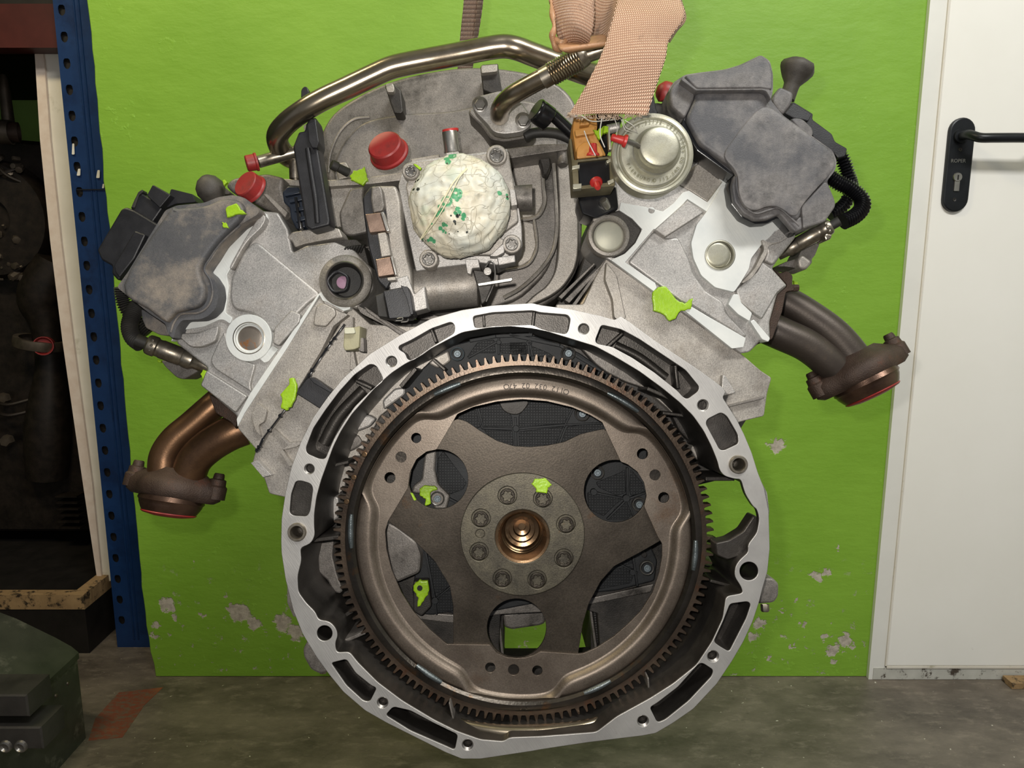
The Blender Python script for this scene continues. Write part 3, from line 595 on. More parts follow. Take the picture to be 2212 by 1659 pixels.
# ---- back panel inside the bell housing, with window
inner = pl('K', '1659,190 1400,200 1200,235 1000,340 930,390 870,420 830,440 740,500 640,590 560,680 480,770 410,880 360,980 320,1090 280,1200 250,1310 235,1420 235,1500 240,1560 215,1610 145,1640 M150,330 125,430 130,530 180,600 240,660 260,710 330,720 370,760 385,810 365,860 375,920 460,915 510,980 640,1110 800,1230 1000,1350 1150,1425 1300,1478 1450,1490 N0,1465 200,1458 560,1430 690,1330 900,1215 1050,1120 1200,1000 1300,850 1370,700 1390,560 1500,540 1490,500 1445,430 1450,370 1475,330 1535,275 1530,230 1590,150 1605,60 1590,0 L1590,1370 1540,1290 1510,1190 1470,1190 1400,1170 1370,1130 1360,1080 1320,980 1270,880 1200,780 1110,690 1000,600 850,490 700,400 560,325 380,270 200,215')
win = pl('Z', '1082,1322 1190,1318 1260,1316 1290,1325 1296,1400 1290,1436 1240,1440 1090,1440 1078,1400')
backp = rc(pl('Z', '1150,706 1330,745 1480,860 1545,960 1562,1035 1500,1050 1468,1100 1468,1180 1480,1215 1600,1230 1590,1290 1560,1400 1400,1540 1200,1600 1000,1590 850,1520 740,1420 700,1330 640,1250 640,1170 680,1000 760,860 900,760'), 10)
panel = pr('rear_wall', backp, .716, .05, cast_k, blk, 2, holes=[win])
for s_, z, m_ in (('L460,330 560,310 700,400 850,500 920,590 880,600 760,560 640,500 560,440', .700, cast_d), ('L1180,1000 1230,910 1290,1000 1310,1090 1270,1110 1220,1060', .695, cast),
                  ('L1050,760 1130,740 1200,830 1230,900 1180,950 1110,880', .702, cast_k), ('M265,210 360,190 350,300 380,420 420,520 400,545 350,530 320,460 250,400 245,320', .69, cast_d),
                  ('K680,680 760,600 830,590 830,640 720,720 690,740', .700, cast_l), ('K980,440 1010,400 1110,350 1130,420 1090,450 1040,470', .702, cast), ('K370,1300 395,1310 400,1440 360,1470 335,1450 345,1330', .69, cast_l),
                  ('K520,790 590,770 640,800 600,850 520,880 480,860', .698, cast_l), ('K400,960 520,900 560,960 500,1000 430,1030', .705, cast_d)):
    pr('casting_boss', rc(pl('K', s_), 6), z, .02, m_, panel, 4)
# ribs in the cavity
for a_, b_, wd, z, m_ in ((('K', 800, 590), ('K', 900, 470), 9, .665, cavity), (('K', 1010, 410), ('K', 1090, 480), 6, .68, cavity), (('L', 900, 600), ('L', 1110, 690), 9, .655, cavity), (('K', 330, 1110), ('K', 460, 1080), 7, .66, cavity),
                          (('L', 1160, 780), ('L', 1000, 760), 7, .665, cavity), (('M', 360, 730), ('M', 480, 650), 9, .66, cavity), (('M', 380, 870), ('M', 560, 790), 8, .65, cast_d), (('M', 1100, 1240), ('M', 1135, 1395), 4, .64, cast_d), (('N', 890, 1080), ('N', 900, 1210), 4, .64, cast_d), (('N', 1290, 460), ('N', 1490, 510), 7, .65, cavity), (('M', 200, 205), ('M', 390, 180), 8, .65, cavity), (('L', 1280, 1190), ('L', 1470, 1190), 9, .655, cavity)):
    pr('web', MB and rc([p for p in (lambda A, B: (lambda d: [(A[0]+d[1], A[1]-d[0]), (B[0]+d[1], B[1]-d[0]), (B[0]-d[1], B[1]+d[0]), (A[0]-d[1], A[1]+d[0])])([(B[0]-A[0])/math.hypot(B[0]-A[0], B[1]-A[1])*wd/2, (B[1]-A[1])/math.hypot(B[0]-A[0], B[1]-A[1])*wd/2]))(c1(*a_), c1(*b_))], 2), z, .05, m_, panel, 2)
# ---- bell housing
outer = pl('K', '1659,45 1400,60 1200,90 1000,145 800,250 600,375 430,530 330,650 230,790 150,950 90,1110 50,1280 25,1450 22,1600 M24,280 50,450 100,650 160,800 250,950 330,1060 420,1170 560,1290 700,1370 900,1470 1080,1560 1180,1600 1300,1600 1632,1550 N200,1540 500,1495 700,1470 850,1452 940,1435 1050,1370 1180,1280 1330,1120 1430,970 1500,850 1560,720 1600,600 1620,520 1655,400 1670,250 L1690,1400 1660,1250 1620,1150 1580,1020 1530,900 1480,800 1390,660 1410,620 1385,590 1250,490 1100,390 950,290 800,180 725,130 685,155 600,130 400,85 200,58')
pock = ['K785,325 870,285 1000,210 1130,165 1155,190 1150,240 1000,330 880,415 845,415 830,370 790,350', 'K1270,130 1400,105 1659,92 L200,105 380,120 400,145 385,225 365,248 150,205 0,190 K1400,198 1285,208 1278,180',
        'L600,185 730,215 850,280 1000,380 1150,480 1240,590 1230,620 1160,672 1130,655 1100,620 950,500 800,400 670,330 570,310 560,285', 'L1290,800 1380,755 1420,780 1490,900 1495,960 1400,1005 1370,1000 1350,960 1280,830',
        'K600,440 640,450 680,520 685,550 600,620 500,720 430,820 370,920 330,1010 310,1060 270,1060 190,1025 180,990 230,860 310,740 400,620 500,510', 'K115,1205 150,1200 215,1220 230,1250 210,1400 190,1435 100,1430 75,1410 85,1290',
        'M340,985 440,960 500,1050 600,1130 635,1145 590,1235 550,1230 440,1130', 'M740,1265 850,1290 1000,1370 1155,1445 1135,1545 1080,1520 850,1420 690,1320',
        'N1415,605 1530,590 1550,610 1520,700 1410,915 1350,880 1310,850 1370,720', 'N1215,990 1240,985 1310,1030 1300,1070 1150,1230 1000,1350 950,1370 930,1330 900,1270 950,1240 1080,1140']
pd = [.022, .018, .030, .008, .032, .007, .028, .030, .028, .030]
holes = [rc(inner, 9)] + [(rc(pl('K', s_), 7), d_) for s_, d_ in zip(pock, pd)]
TH = [('K', 740, 425, 36), ('K', 205, 1125, 34), ('L', 485, 213, 36), ('L', 1263, 710, 38), ('M', 672, 1240, 36), ('M', 1217, 1510, 36), ('N', 1307, 943, 38), ('N', 858, 1358, 37)]
for k_, x, y, r in TH: holes.append((cc(k_, x, y, r, 24), .012))
SLV = [('K', 128, 1535, 56), ('L', 1490, 1095, 58)]
for k_, x, y, r in SLV: holes.append((cc(k_, x, y, r, 24), .03))
for k_, x, y, r in (('M', 300, 795, 50), ('N', 1537, 397, 60)): holes.append(cc(k_, x, y, r, 28))
# face (machined) as a thin front layer, walls behind as cast cavity
def bellP(x, y, d):                                               # the wall is cut away at the starter opening
    return at(x, y, ZF+.0012)+F*(min(d, .007) if (x > 1500 and 1042 < y < 1200) else d)
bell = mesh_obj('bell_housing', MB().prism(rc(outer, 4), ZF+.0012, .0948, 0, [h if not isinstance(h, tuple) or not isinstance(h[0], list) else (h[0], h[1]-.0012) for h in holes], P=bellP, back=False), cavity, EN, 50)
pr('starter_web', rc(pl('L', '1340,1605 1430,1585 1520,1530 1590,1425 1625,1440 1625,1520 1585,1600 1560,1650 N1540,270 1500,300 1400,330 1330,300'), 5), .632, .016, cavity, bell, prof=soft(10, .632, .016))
hf = [h[0] if isinstance(h, tuple) and isinstance(h[0], list) else h for h in holes]
pr('machined_face', rc(outer, 4), ZF, .0013, mach_f, bell, .8, hf, hb=1.0)
mesh_obj('polished_lip', MB().tube([(960, 1545, .650), (1010, 1566, .645), (1080, 1580, .640), (1160, 1582, .638), (1240, 1574, .640), (1300, 1556, .645), (1340, 1535, .652)], lambda t_: 4+13*math.sin(PI*t_), 16), stain, bell)
# pocket cross ribs and lumps
for a_, b_, z in ((('K', 505, 550), ('K', 610, 600), .628), (('K', 1000, 215), ('K', 1030, 300), .625), (('K', 1340, 118), ('K', 1345, 196), .632), (('L', 163, 100), ('L', 150, 205), .624), (('L', 740, 240), ('L', 640, 330), .63), (('L', 1085, 450), ('L', 1100, 600), .63)):
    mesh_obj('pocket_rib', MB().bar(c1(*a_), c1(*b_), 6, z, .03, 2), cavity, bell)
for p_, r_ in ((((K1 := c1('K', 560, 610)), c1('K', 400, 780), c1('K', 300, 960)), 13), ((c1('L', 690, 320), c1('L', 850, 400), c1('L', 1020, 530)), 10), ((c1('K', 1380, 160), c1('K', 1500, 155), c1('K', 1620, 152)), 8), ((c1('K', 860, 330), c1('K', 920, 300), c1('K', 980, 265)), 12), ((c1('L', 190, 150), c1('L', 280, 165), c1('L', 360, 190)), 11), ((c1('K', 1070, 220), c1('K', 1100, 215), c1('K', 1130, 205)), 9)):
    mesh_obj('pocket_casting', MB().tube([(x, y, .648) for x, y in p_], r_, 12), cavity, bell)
for k_, x, y, r in TH:                                             # thread rings
    c_ = c1(k_, x, y); rr = r/CR[k_][2]; mb = MB(); k2 = .62/FPX
    pf = []
    for i in range(12): pf += [((rr*.86 if i % 2 else rr*.99)*k2, -(.4+i*.9)*k2)]
    mb.lathe(at(c_[0], c_[1], ZF), -F, pf, 22); mesh_obj('thread', mb, bolt_m, bell, 60)
for k_, x, y, r in SLV:
    c_ = c1(k_, x, y); mb = MB(); mb.L(c_[0], c_[1], ZF, [(13.2, -60), (13.2, 5), (14.5, 7), (18.5, 7), (20, 5), (20, -8), (19, -40)], n=32)
    mesh_obj('dowel_sleeve', mb, sensor_m, bell); mesh_obj('sleeve_bottom', MB().L(c_[0], c_[1], ZF, [(0, -55), (14, -55)], n=20), cast_k, bell, 0)
# ---- black waffle rear cover
cov = rc(pl('K', '1090,330 1240,290 1400,250 1659,240 L130,245 330,310 460,370 620,480 700,560 800,700 900,900 900,1300 1000,1500 N700,100 900,220 950,330 930,460 700,520 500,540 M1200,690 1080,660 990,680 890,670 860,520 900,300 880,150 K880,1400 760,1200 800,1000 700,700'), 6)
cv = pr('rear_cover', cov, .706, .012, cover_k, blk, 3)
def wf(s_, k_='K'): pr('waffle_panel', rc(pl(k_, s_), 4), .7045, .003, gridk, cv, 1)
wf('200,150 560,120 600,200 590,220 350,140', 'O') if False else None
wf('190,10 570,90 600,230 640,260 800,340 800,180 700,90 700,60 500,70', 'O') if False else None
wf('480,140 575,110 605,230 560,240 450,170', 'O'); wf('590,100 700,75 790,160 795,225 620,225', 'O'); wf('830,160 900,75 1060,75 1160,110 1105,210 830,225', 'O')
wf('620,240 795,250 800,340 720,330 640,270', 'O'); wf('830,255 1095,225 1060,330 900,350 835,345', 'O'); wf('1120,225 1330,200 1340,235 1150,310 1080,330', 'O'); wf('345,420 380,370 520,560 500,600 420,630 350,580', 'O')
wf('1290,560 1440,500 1465,480 1470,620 1420,640 1310,590', 'O'); wf('1500,480 1570,560 1585,620 1500,640 1490,600', 'O'); wf('1240,620 1290,610 1450,660 1400,700 1340,760 1250,720', 'O'); wf('1410,710 1480,670 1510,740 1480,780 1360,780', 'O')
wf('285,980 390,1060 420,1180 350,1220 320,1220', 'O'); wf('340,1230 435,1200 440,1330 350,1340', 'O'); wf('1330,1140 1400,1080 1500,1060 1520,1110 1500,1160 1300,1200', 'O'); wf('1420,1050 1510,990 1520,1040 1440,1060', 'O')
wf('1300,300 1410,280 1420,370 1290,370 1230,400', 'K'); wf('1450,310 1600,300 1640,330 1630,380 1450,370', 'K'); wf('0,300 110,300 120,380 0,380', 'L'); wf('140,320 260,370 300,400 150,390', 'L')
for k_, a_, b_, wd in (('O', (810, 170), (815, 345), 7), ('O', (600, 210), (620, 240), 5), ('O', (575, 110), (610, 235), 5), ('O', (610, 235), (815, 240), 6), ('O', (815, 240), (1110, 215), 6), ('O', (1110, 215), (1330, 205), 5), ('O', (1170, 90), (1100, 230), 5), ('O', (1100, 230), (1060, 330), 5), ('O', (1280, 620), (1480, 660), 5), ('O', (1480, 470), (1480, 660), 5), ('O', (1480, 660), (1590, 620), 5), ('O', (1480, 660), (1360, 780), 5), ('O', (1480, 660), (1520, 770), 5), ('O', (270, 960), (330, 1260), 6), ('O', (330, 1260), (440, 1170), 4), ('O', (330, 1260), (340, 1350), 4), ('O', (1510, 960), (1540, 1180), 6), ('O', (1540, 1100), (1400, 1030), 4), ('O', (340, 370), (330, 560), 8), ('O', (330, 560), (400, 650), 8), ('O', (400, 650), (480, 690), 6), ('K', (1250, 290), (1420, 260), 9), ('K', (1420, 260), (1659, 250), 9), ('L', (0, 250), (330, 320), 9), ('K', (1440, 270), (1440, 380), 6), ('K', (1640, 290), (1659, 390), 6), ('L', (125, 300), (130, 400), 6), ('L', (330, 320), (620, 500), 8), ('K', (1240, 400), (1440, 290), 6)):
    part('cover_rib', MB().bar(c1(k_, *a_), c1(k_, *b_), wd*.8, .7015, .006, 1.2), cover_k, cv)
for k_, x, y, r in (('O', 815, 238, 20), ('O', 1475, 655, 22), ('O', 1280, 618, 20), ('O', 330, 1268, 20), ('O', 1512, 1098, 18), ('K', 1440, 300, 16), ('K', 1640, 300, 16), ('L', 127, 305, 18)): part('rib_knot', MB().prism(cc(k_, x, y, r, 16), .7005, .006, 1), cover_k, cv)
pr('cover_pad', sp(pl('O', '715,75 740,130 800,155 850,140 890,80 850,60 760,60')), .702, .004, cast_k, cv, 2)
pr('cover_arm', rc(pl('O', '270,380 340,360 330,480 350,570 420,640 400,720 330,720 290,640 190,620 200,580 250,540'), 5), .698, .01, cast_d, cv, 4)
pr('side_casting', rc(pl('O', '30,790 120,830 220,910 250,1000 240,1100 100,1160 60,1100 30,900'), 8), .690, .03, cast_d, blk, 6)
pr('casting_boss', rc(pl('O', '200,1150 290,1145 310,1300 250,1360 200,1330'), 5), .694, .02, cast_k, blk, 3)
for k_, x, y, r in (('K', 1170, 375, 10.5), ('L', 385, 372, 11), ('O', 1210, 148, 11.5), ('O', 1300, 500, 10.5), ('O', 1550, 690, 10.5), ('O', 1597, 1070, 11), ('O', 345, 655, 11), ('O', 252, 1285, 9)):
    c_ = c1(k_, x, y); mb = MB().L(c_[0], c_[1], .697, [(r+1.5, 2), (r+3, 3), (r+4.5, 2), (r+5, -8)], n=28)
    rg = mesh_obj('bolt_collar', mb, bolt_l if k_ == 'K' else bolt_m, cv); screw('cover_bolt', c_[0], c_[1], .699, 8, cv, bolt_l, 'star', hh=5)
mesh_obj('bolt_hole', MB().L(*c1('O', 1580, 990), .6995, [(0, .6), (5.5, .6), (6.2, 0)], n=16), dark_m, cv, 0)
# oil pan pieces below
pr('oil_pan_rail', rc(pl('O', '180,1330 440,1350 700,1310 940,1275 960,1300 1260,1250 1640,1165 1620,1215 1250,1290 960,1335 700,1350 430,1400 190,1370'), 3), .712, .05, cast_d, EN, 2)
pan = pr('oil_pan', rc(pl('O', '735,1345 960,1315 985,1330 990,1400 960,1415 790,1440 745,1425'), 6), .735, .12, cast_d, EN, 5)
pr('oil_pan_wall', rc(pl('Z', '1276,1310 1430,1290 1430,1420 1350,1470 1276,1440'), 4), .745, .2, cast_k, EN, 2)
for x0, x1, y0, y1 in ((1247, 1262, 1275, 1560), (1300, 1318, 1270, 1520), (1345, 1360, 1270, 1500)): part('oil_pan_rib', MB().prism(rc(pl('O', f'{x0},{y0} {x1},{y0} {x1+40},{y1} {x0+38},{y1}'), 2), .728, .02, 2), cast_d)
mb = MB(); mb.corr([(*c1('O', 1278, 1280), .735), (*c1('O', 1310, 1540), .735)], 4.5, 5, .12, 10); part('oil_level_hose', mb, rubber)
pr('oil_pan_wall', rc(pl('O', '640,1350 740,1350 745,1600 640,1600'), 4), .74, .2, cast_k, EN, 2)
for x in (655, 700): part('oil_pan_rib', MB().prism(rc(pl('O', f'{x},1350 {x+14},1350 {x+44},1600 {x+28},1600'), 1), .725, .02, 1), cast_d)
pr('oil_pan_wall', rc(pl('Z', '880,1340 990,1360 1010,1420 985,1450 880,1400'), 4), .73, .1, cast_k, EN, 2)
# ---- flexplate
ZR = .650; ky = .968; fcx, fcy = 1131, 1162.5
NTH = 138; ro, rt = 412, 396; ring = []
for i in range(NTH):
    a_ = 2*PI*i/NTH; s_ = 2*PI/NTH
    for f_, r_ in ((-.30, rt), (-.24, rt+2), (-.13, ro-1), (.10, ro), (.22, rt+3), (.30, rt)): ring.append((fcx+r_*math.cos(a_+f_*s_), fcy+ky*r_*math.sin(a_+f_*s_)))
fx = pr('flexplate_ring_gear', ring, ZR, .011, ring_m, EN, .7, [circ(fcx, fcy, 384, 120, 384*ky)], ang=30)
mb = MB(); sc = ZR/FPX; prev = None
for r_, d_ in ((386, 0), (384, -.0022), (378, -.003), (370, -.0032), (364, -.001), (362, .008)):
    cur = mb.ring([at(fcx+r_*math.cos(2*PI*i/160), fcy+ky*r_*math.sin(2*PI*i/160), ZR)+F*d_ for i in range(160)])
    if prev: mb.bridge(prev, cur)
    prev = cur
part('ring_band', mb, band_m, fx)
# plate with pads
op = sp(pl('O', '465,150 560,110 700,75 850,62 1000,72 1150,105 1330,200'), 1)
opening = pl('O', '465,150 560,108 700,76 850,62 1000,74 1150,110 1260,158 1330,200 1440,435 1480,450 1540,495 1580,560 1595,640 1580,700 1660,880 1688,925 1688,1000 1670,1100 1630,1220 1560,1330 1480,1410 1400,1480 1300,1545 1220,1580 1180,1585 960,1570 920,1592 870,1607 818,1610 760,1605 700,1580 660,1530 400,1525 300,1440 200,1330 130,1220 70,1080 40,960 32,850 50,790 170,590 180,500 220,420 280,375 340,362 400,260')
def ang_r(th):
    d = 0
    for c_, h_ in ((146, 19), (26, 19), (-94, 17)):
        x = (math.degrees(th)-c_+180) % 360-180; d = max(d, 1/(1+math.exp((abs(x)-h_)/1.6)))
    return 323+34*d, d
def pt(th, r_): return (fcx+r_*math.cos(th), fcy-ky*r_*math.sin(th))
NA = 240; th_ = [2*PI*i/NA for i in range(NA)]
cr_out = [pt(t_, ang_r(t_)[0]-9) for t_ in th_]
ph = [('K', 902, 923, 33), ('K', 803, 1048, 36), ('K', 730, 1182, 36), ('L', 868, 1027, 36), ('L', 950, 1165, 36), ('L', 1007, 1312, 36), ('M', 1362, 1015, 33), ('M', 1512, 1030, 36), ('N', 180, 1035, 33)]
pl_z = .6565
plate = pr('flexplate_plate', cr_out, pl_z, .0025, rust, fx, .4, [rc(opening, 3)]+[cc(k_, x, y, r, 20) for k_, x, y, r in ph])
mb = MB(); prev = None
for off, d_ in ((-9.5, 0), (-6, -.0002), (-2, -.0022), (3, -.0048), (8, -.006), (13, -.0062), (None, -.0058), (.985, -.0042), (1.0, -.0008), (1.003, .004)):
    row = []
    for t_ in th_:
        rr, _ = ang_r(t_)
        if off is None: r_ = 352 if rr < 340 else 360
        elif 0 < off < 2: r_ = 364*off
        else: r_ = min(rr+off, 361)
        p = pt(t_, r_); row.append(at(p[0], p[1], pl_z)+F*d_)
    cur = mb.ring(row)
    if prev: mb.bridge(prev, cur)
    prev = cur
part('pressed_rim', mb, rust, plate, 60)
for k_, x, y in (('K', 803, 1048), ('L', 950, 1165), ('M', 1512, 1030)): mesh_obj('plugged_hole', MB().L(*c1(k_, x, y), pl_z+.0015, [(0, 0), (13, 0)], n=20), band_m, plate, 0)
for k_, x, y in (('K', 565, 1030), ('K', 495, 1180), ('K', 448, 1338)): mesh_obj('dimple', MB().L(*c1(k_, x, y), ZR-.003, [(0, 0), (3, .6), (5.5, .2), (6, -.6)], n=16), brass, fx)
wel = [('K', 480, 1420, 480, 1640), ('K', 1020, 640, 1190, 570), ('L', 640, 630, 840, 750), ('M', 890, 1000, 1050, 1110), ('N', 480, 1180, 650, 1100), ('N', 1195, 200, 1180, 390)]
for i, (k_, x0, y0, x1, y1) in enumerate(wel):
    a_, b_ = c1(k_, x0, y0), c1(k_, x1, y1); n_ = 9; P_ = []
    ta, tb_ = math.atan2(-(a_[1]-fcy)/ky, a_[0]-fcx), math.atan2(-(b_[1]-fcy)/ky, b_[0]-fcx)
    if tb_-ta > PI: tb_ -= 2*PI
    if ta-tb_ > PI: tb_ += 2*PI
    ra = math.hypot(a_[0]-fcx, (a_[1]-fcy)/ky); rb2 = math.hypot(b_[0]-fcx, (b_[1]-fcy)/ky)
    for j in range(n_): u_ = j/(n_-1); P_.append((*pt(ta+(tb_-ta)*u_, ra+(rb2-ra)*u_), ZR-.0042))
    mb = MB().tube(P_, lambda t_: 6.5*math.sin(PI*(.12+.76*t_))**.4, 10, 3)
    mesh_obj('weld_bead', mb, weld_m, fx)
# part number, stamped upside down
tz = pl_z-.0063
def arc_text(mb, body, size, cx_, cy_, rad, a0, step, z, flip=True, kx=1.0):
    for i, ch_ in enumerate(body):
        a_ = a0+i*step
        if ch_ == ' ': continue
        vv, ff = text_pts(ch_, size, ext=.02*size); i0 = len(mb.v); ca, sa = math.cos(a_), math.sin(a_)
        for v in vv:
            if flip: tx, ty = -v.x, -v.y      # baseline outward: letters' tops point at the centre
            else: tx, ty = v.x, v.y
            # tangent (clockwise) and outward unit vectors in px space (y down)
            ox, oy_ = ca, -sa; tx_, ty_ = sa, ca
            X = cx_+ox*rad+ox*ty+tx_*tx; Y = cy_+oy_*rad+oy_*ty+ty_*tx
            mb.v.append(at(X, Y, z)-F*v.z*z/FPX)
        mb.f += [tuple(i0+q for q in f_) for f_ in ff]
mb = MB(); arc_text(mb, 'O112 032 02 47O', 17, fcx, fcy, 346*ky, math.radians(90-16.2), math.radians(1.62), tz, True); part('stamped_number', mb, M('stamp_shadow', '2a241f', '332c25', .3, .6, 40, bump=0), plate, 0)
# spider plate
spi = rc(pl('O', '440,190 465,178 520,195 600,250 700,310 800,342 900,347 1000,338 1100,318 1200,270 1345,238 1440,380 1600,500 1640,700 1690,900 1550,980 1400,1060 1320,1150 1250,1280 1215,1400 1183,1600 1000,1640 650,1640 440,1560 440,1300 420,1180 330,1030 200,900 50,790 100,700 160,600 200,420'), 5)
sh = [cc('O', 350, 540, 178, 60), circ(*c1('O', 1408, 612), 187/2.765, 60, 187/2.765), cc('O', 818, 1430, 177, 60), circ(*c1('O', 853, 880), 165/2.765, 48, 161/2.765)]
spd = pr('spider_plate', spi, .6592, .003, rustd, EN, .8, sh)
# hub disc
HC = c1('O', 853, 870); bores = [(763, 638), (975, 655), (1113, 808), (1100, 1012), (941, 1140), (733, 1132), (594, 973), (605, 773)]
hub = pr('hub_disc', circ(HC[0], HC[1], 134.5, 96, 132.5), .6525, .0066, hub_m, EN, 1.6, [circ(*c1('O', 853, 882), 59, 48, 58)]+[(cc('O', x, y, 55, 28), .0045) for x, y in bores]+[(cc('O', 600, 866, 26, 20), .003)])
for x, y in bores:
    c_ = c1('O', x, y+4); screw('hub_bolt', c_[0], c_[1], .6572, 16.6, hub, hubb, 'torx', hh=6)
mb = MB(); mb.L(*c1('O', 853, 882), .6525, [(59, -2), (53, -3), (52, -8), (46, -30), (45.5, -45), (44, -46), (44, -58), (41, -60), (38, -74), (30, -76), (29, -90), (20, -92), (18, -104), (9, -106), (8, -112), (0, -112)], n=56)
part('pilot_bore', mb, brass, hub, 30)
# ---- front-side lug at bottom corners
for k_, s_, c_, z in (('N', '1600,520 1640,440 1690,440 1730,480 1728,560 1700,600 1600,610', (1640, 640), .655), ('M', '160,900 190,840 260,900 330,1040 270,1060 210,1030 165,950', (290, 1035), .66)):
    lg = pr('mounting_lug', rc(pl(k_, s_), 6), z, .02, cast_d, bell, 5); mesh_obj('lug_bolt', MB().L(*c1(k_, *c_), z+.004, [(0, 6), (7, 6), (9, 3), (9, -10)], ax=(0, -1, .2), n=6), sensor_m, bell)
pr('dowel_boss', rc(pl('M', '60,480 90,560 125,690 100,690 60,600'), 3), .66, .02, cast_d, bell, 2)
pr('side_boss', rc(pl('L', '1640,1200 1680,1280 1695,1400 1690,1450 1660,1300'), 3), .66, .02, cast_l, bell, 2)
# ---- left cylinder head
hl = rc(pl('Z', '470,560 530,470 565,455 600,458 622,495 632,545 660,530 722,522 765,540 803,580 806,625 770,668 757,662 700,720 556,975 512,922 510,900 508,896 436,834 448,795 381,742 378,700 420,640'), 6)
head = pr('cylinder_head', hl, .700, .34, cast_l, EN, prof=soft(5, .7, .34), label='left cylinder head')
pr('head_lower_band', rc(pl('J', 'K80,55 120,60 280,35 440,100 450,110 J1600,60 1400,300 1250,540 1110,740 1065,825 930,690 930,600') if False else pl('Z', '692,640 700,655 752,680 720,705 694,757 655,822 625,870 568,945 554,972 514,926 514,905'), 3), .6965, .02, cast, head, 2)
# machined wavy face
wavef = rc(pl('E', '850,810 960,640 1040,520 1070,470 1130,400 1190,360 1250,370 1260,420 1230,450 1130,560 1040,670 960,810 975,900 955,1040 950,1080 1000,1115 985,1160 940,1130 905,1130 800,1180 640,1205 560,1290 590,1200 640,1130 770,1120 860,1060 905,960 895,870'), 4)
pr('machined_face', wavef, .6975, .01, mach, head, .8)
strip = pl('E', '1620,950 1659,965 F420,1450 410,1440 300,1600 E1400,1340 1350,1400 1310,1440 1130,1659 J935,650 930,600 1010,480 E1190,1540 1240,1460 1275,1390 1180,1405 1240,1370 1290,1330 1560,1020')
pr('machined_edge', rc(pl('Z', '690,637 697,650 705,652 742,672 756,668 757,656 722,640 697,628 686,636 600,762 540,850 511,905 513,922 528,893 620,752'), 2), .6945, .01, mach, head, .8)
pr('head_web', rc(pl('E', '1170,1385 1230,1390 1290,1315 1330,1340 1260,1430 1230,1440'), 3), .697, .01, mach, head, .8)
ringp = circ(*c1('E', 1118, 1260), 50, 48, 51)
pr('bearing_boss', ringp, .6955, .02, mach, head, 1, [(circ(*c1('E', 1122, 1262), 31, 40), .0042)])
mesh_obj('boss_lip', MB().L(*c1('E', 1120, 1262), .6955, [(31, -2), (33.5, .6), (35, 0)], n=40), sensor_m, head)
mesh_obj('core_plug', MB().L(*c1('E', 1126, 1262), .6990, [(0, 0), (20, .5), (26, -1), (27.5, -6), (31, -6)], n=36), M('tan_plug_steel', '6f675e', '857c72', .6, .4, 20, bump=.1, c3='9c6a3e', sc3=30, lo3=.55, hi3=.6), head)
# raised casting forms
pr('cast_ridge', sp(pl('E', '1200,380 1240,400 1210,470 1120,560 1060,650 1000,760 985,740 1060,600 1120,500')), .690, .02, cast_l, head, prof=soft(4, .69, .02))
pr('cast_ridge', rc(pl('E', '590,1230 760,1220 860,1180 900,1170 905,1200 880,1290 780,1330 700,1330'), 9), .694, .02, cast_l, head, prof=soft(7, .69, .02))
pr('cast_slab', rc(pl('E', '990,830 1080,640 1140,580 1180,570 1640,950 1560,1000 1480,1080 1350,1200 1290,1230 1200,1120 1120,1080 1010,1060 980,980'), 12), .6965, .02, cast_l, head, prof=soft(6, .69, .02))
pr('cast_pad', rc(pl('E', '1300,1190 1420,1060 1490,1090 1480,1150 1330,1320 1290,1300'), 5), .6915, .01, cast_l, head, 3)
pr('cast_slab', rc(pl('E', '840,1420 900,1290 950,1200 970,1300 1030,1390 1130,1440 1170,1450 1130,1600 J1040,450 790,290'), 8), .6965, .02, cast_l, head, prof=soft(5, .69, .02))
pr('cast_slab', rc(pl('J', '740,300 1010,470 930,580 700,400'), 5), .696, .02, cast_l, head, prof=soft(5, .69, .02))
for s_ in ('K250,60 290,40 370,80 380,120 310,200 230,190 235,130', 'J1070,510 1140,560 1120,640 1080,660 1100,740 1060,700 1030,600'): pr('cast_pad', rc(pl('K', s_), 6), .6925, .01, cast, head, 3)
# coolant port, left
cpx, cpy = 744, 606
port = mesh_obj('coolant_port', MB().L(cpx, cpy, .690, [(56, -30), (57, -8), (52, -2), (44, 0), (41, 3), (39, 3), (37, -1)], n=48), cast, head)
mesh_obj('port_bore', MB().L(cpx, cpy, .690, [(38, 2), (36, -4), (33, -12), (32, -20), (0, -20)], n=48), rubber, port)
mesh_obj('port_ring', MB().L(cpx, cpy, .689, [(38, 0), (40, 3), (42, 1)], n=48), steel, port)
mesh_obj('port_tube', MB().L(c1('F', 605, 0)[0], c1('F', 0, 1270)[1], .694, [(19, -20), (19, 8), (21.5, 9), (23.5, 8), (24.5, -20)], n=36, fn=lambda a_: 1+.04*math.sin(5*a_)), blackp, port)
mesh_obj('port_plug', MB().L(c1('F', 636, 0)[0], c1('F', 0, 1270)[1], .6935, [(0, 0), (10, 0), (13.5, -1), (14, -4)], n=30), M('mauve_plug', '8d6b80', 'a07d92', 0, .5, 60, bump=.3), port)
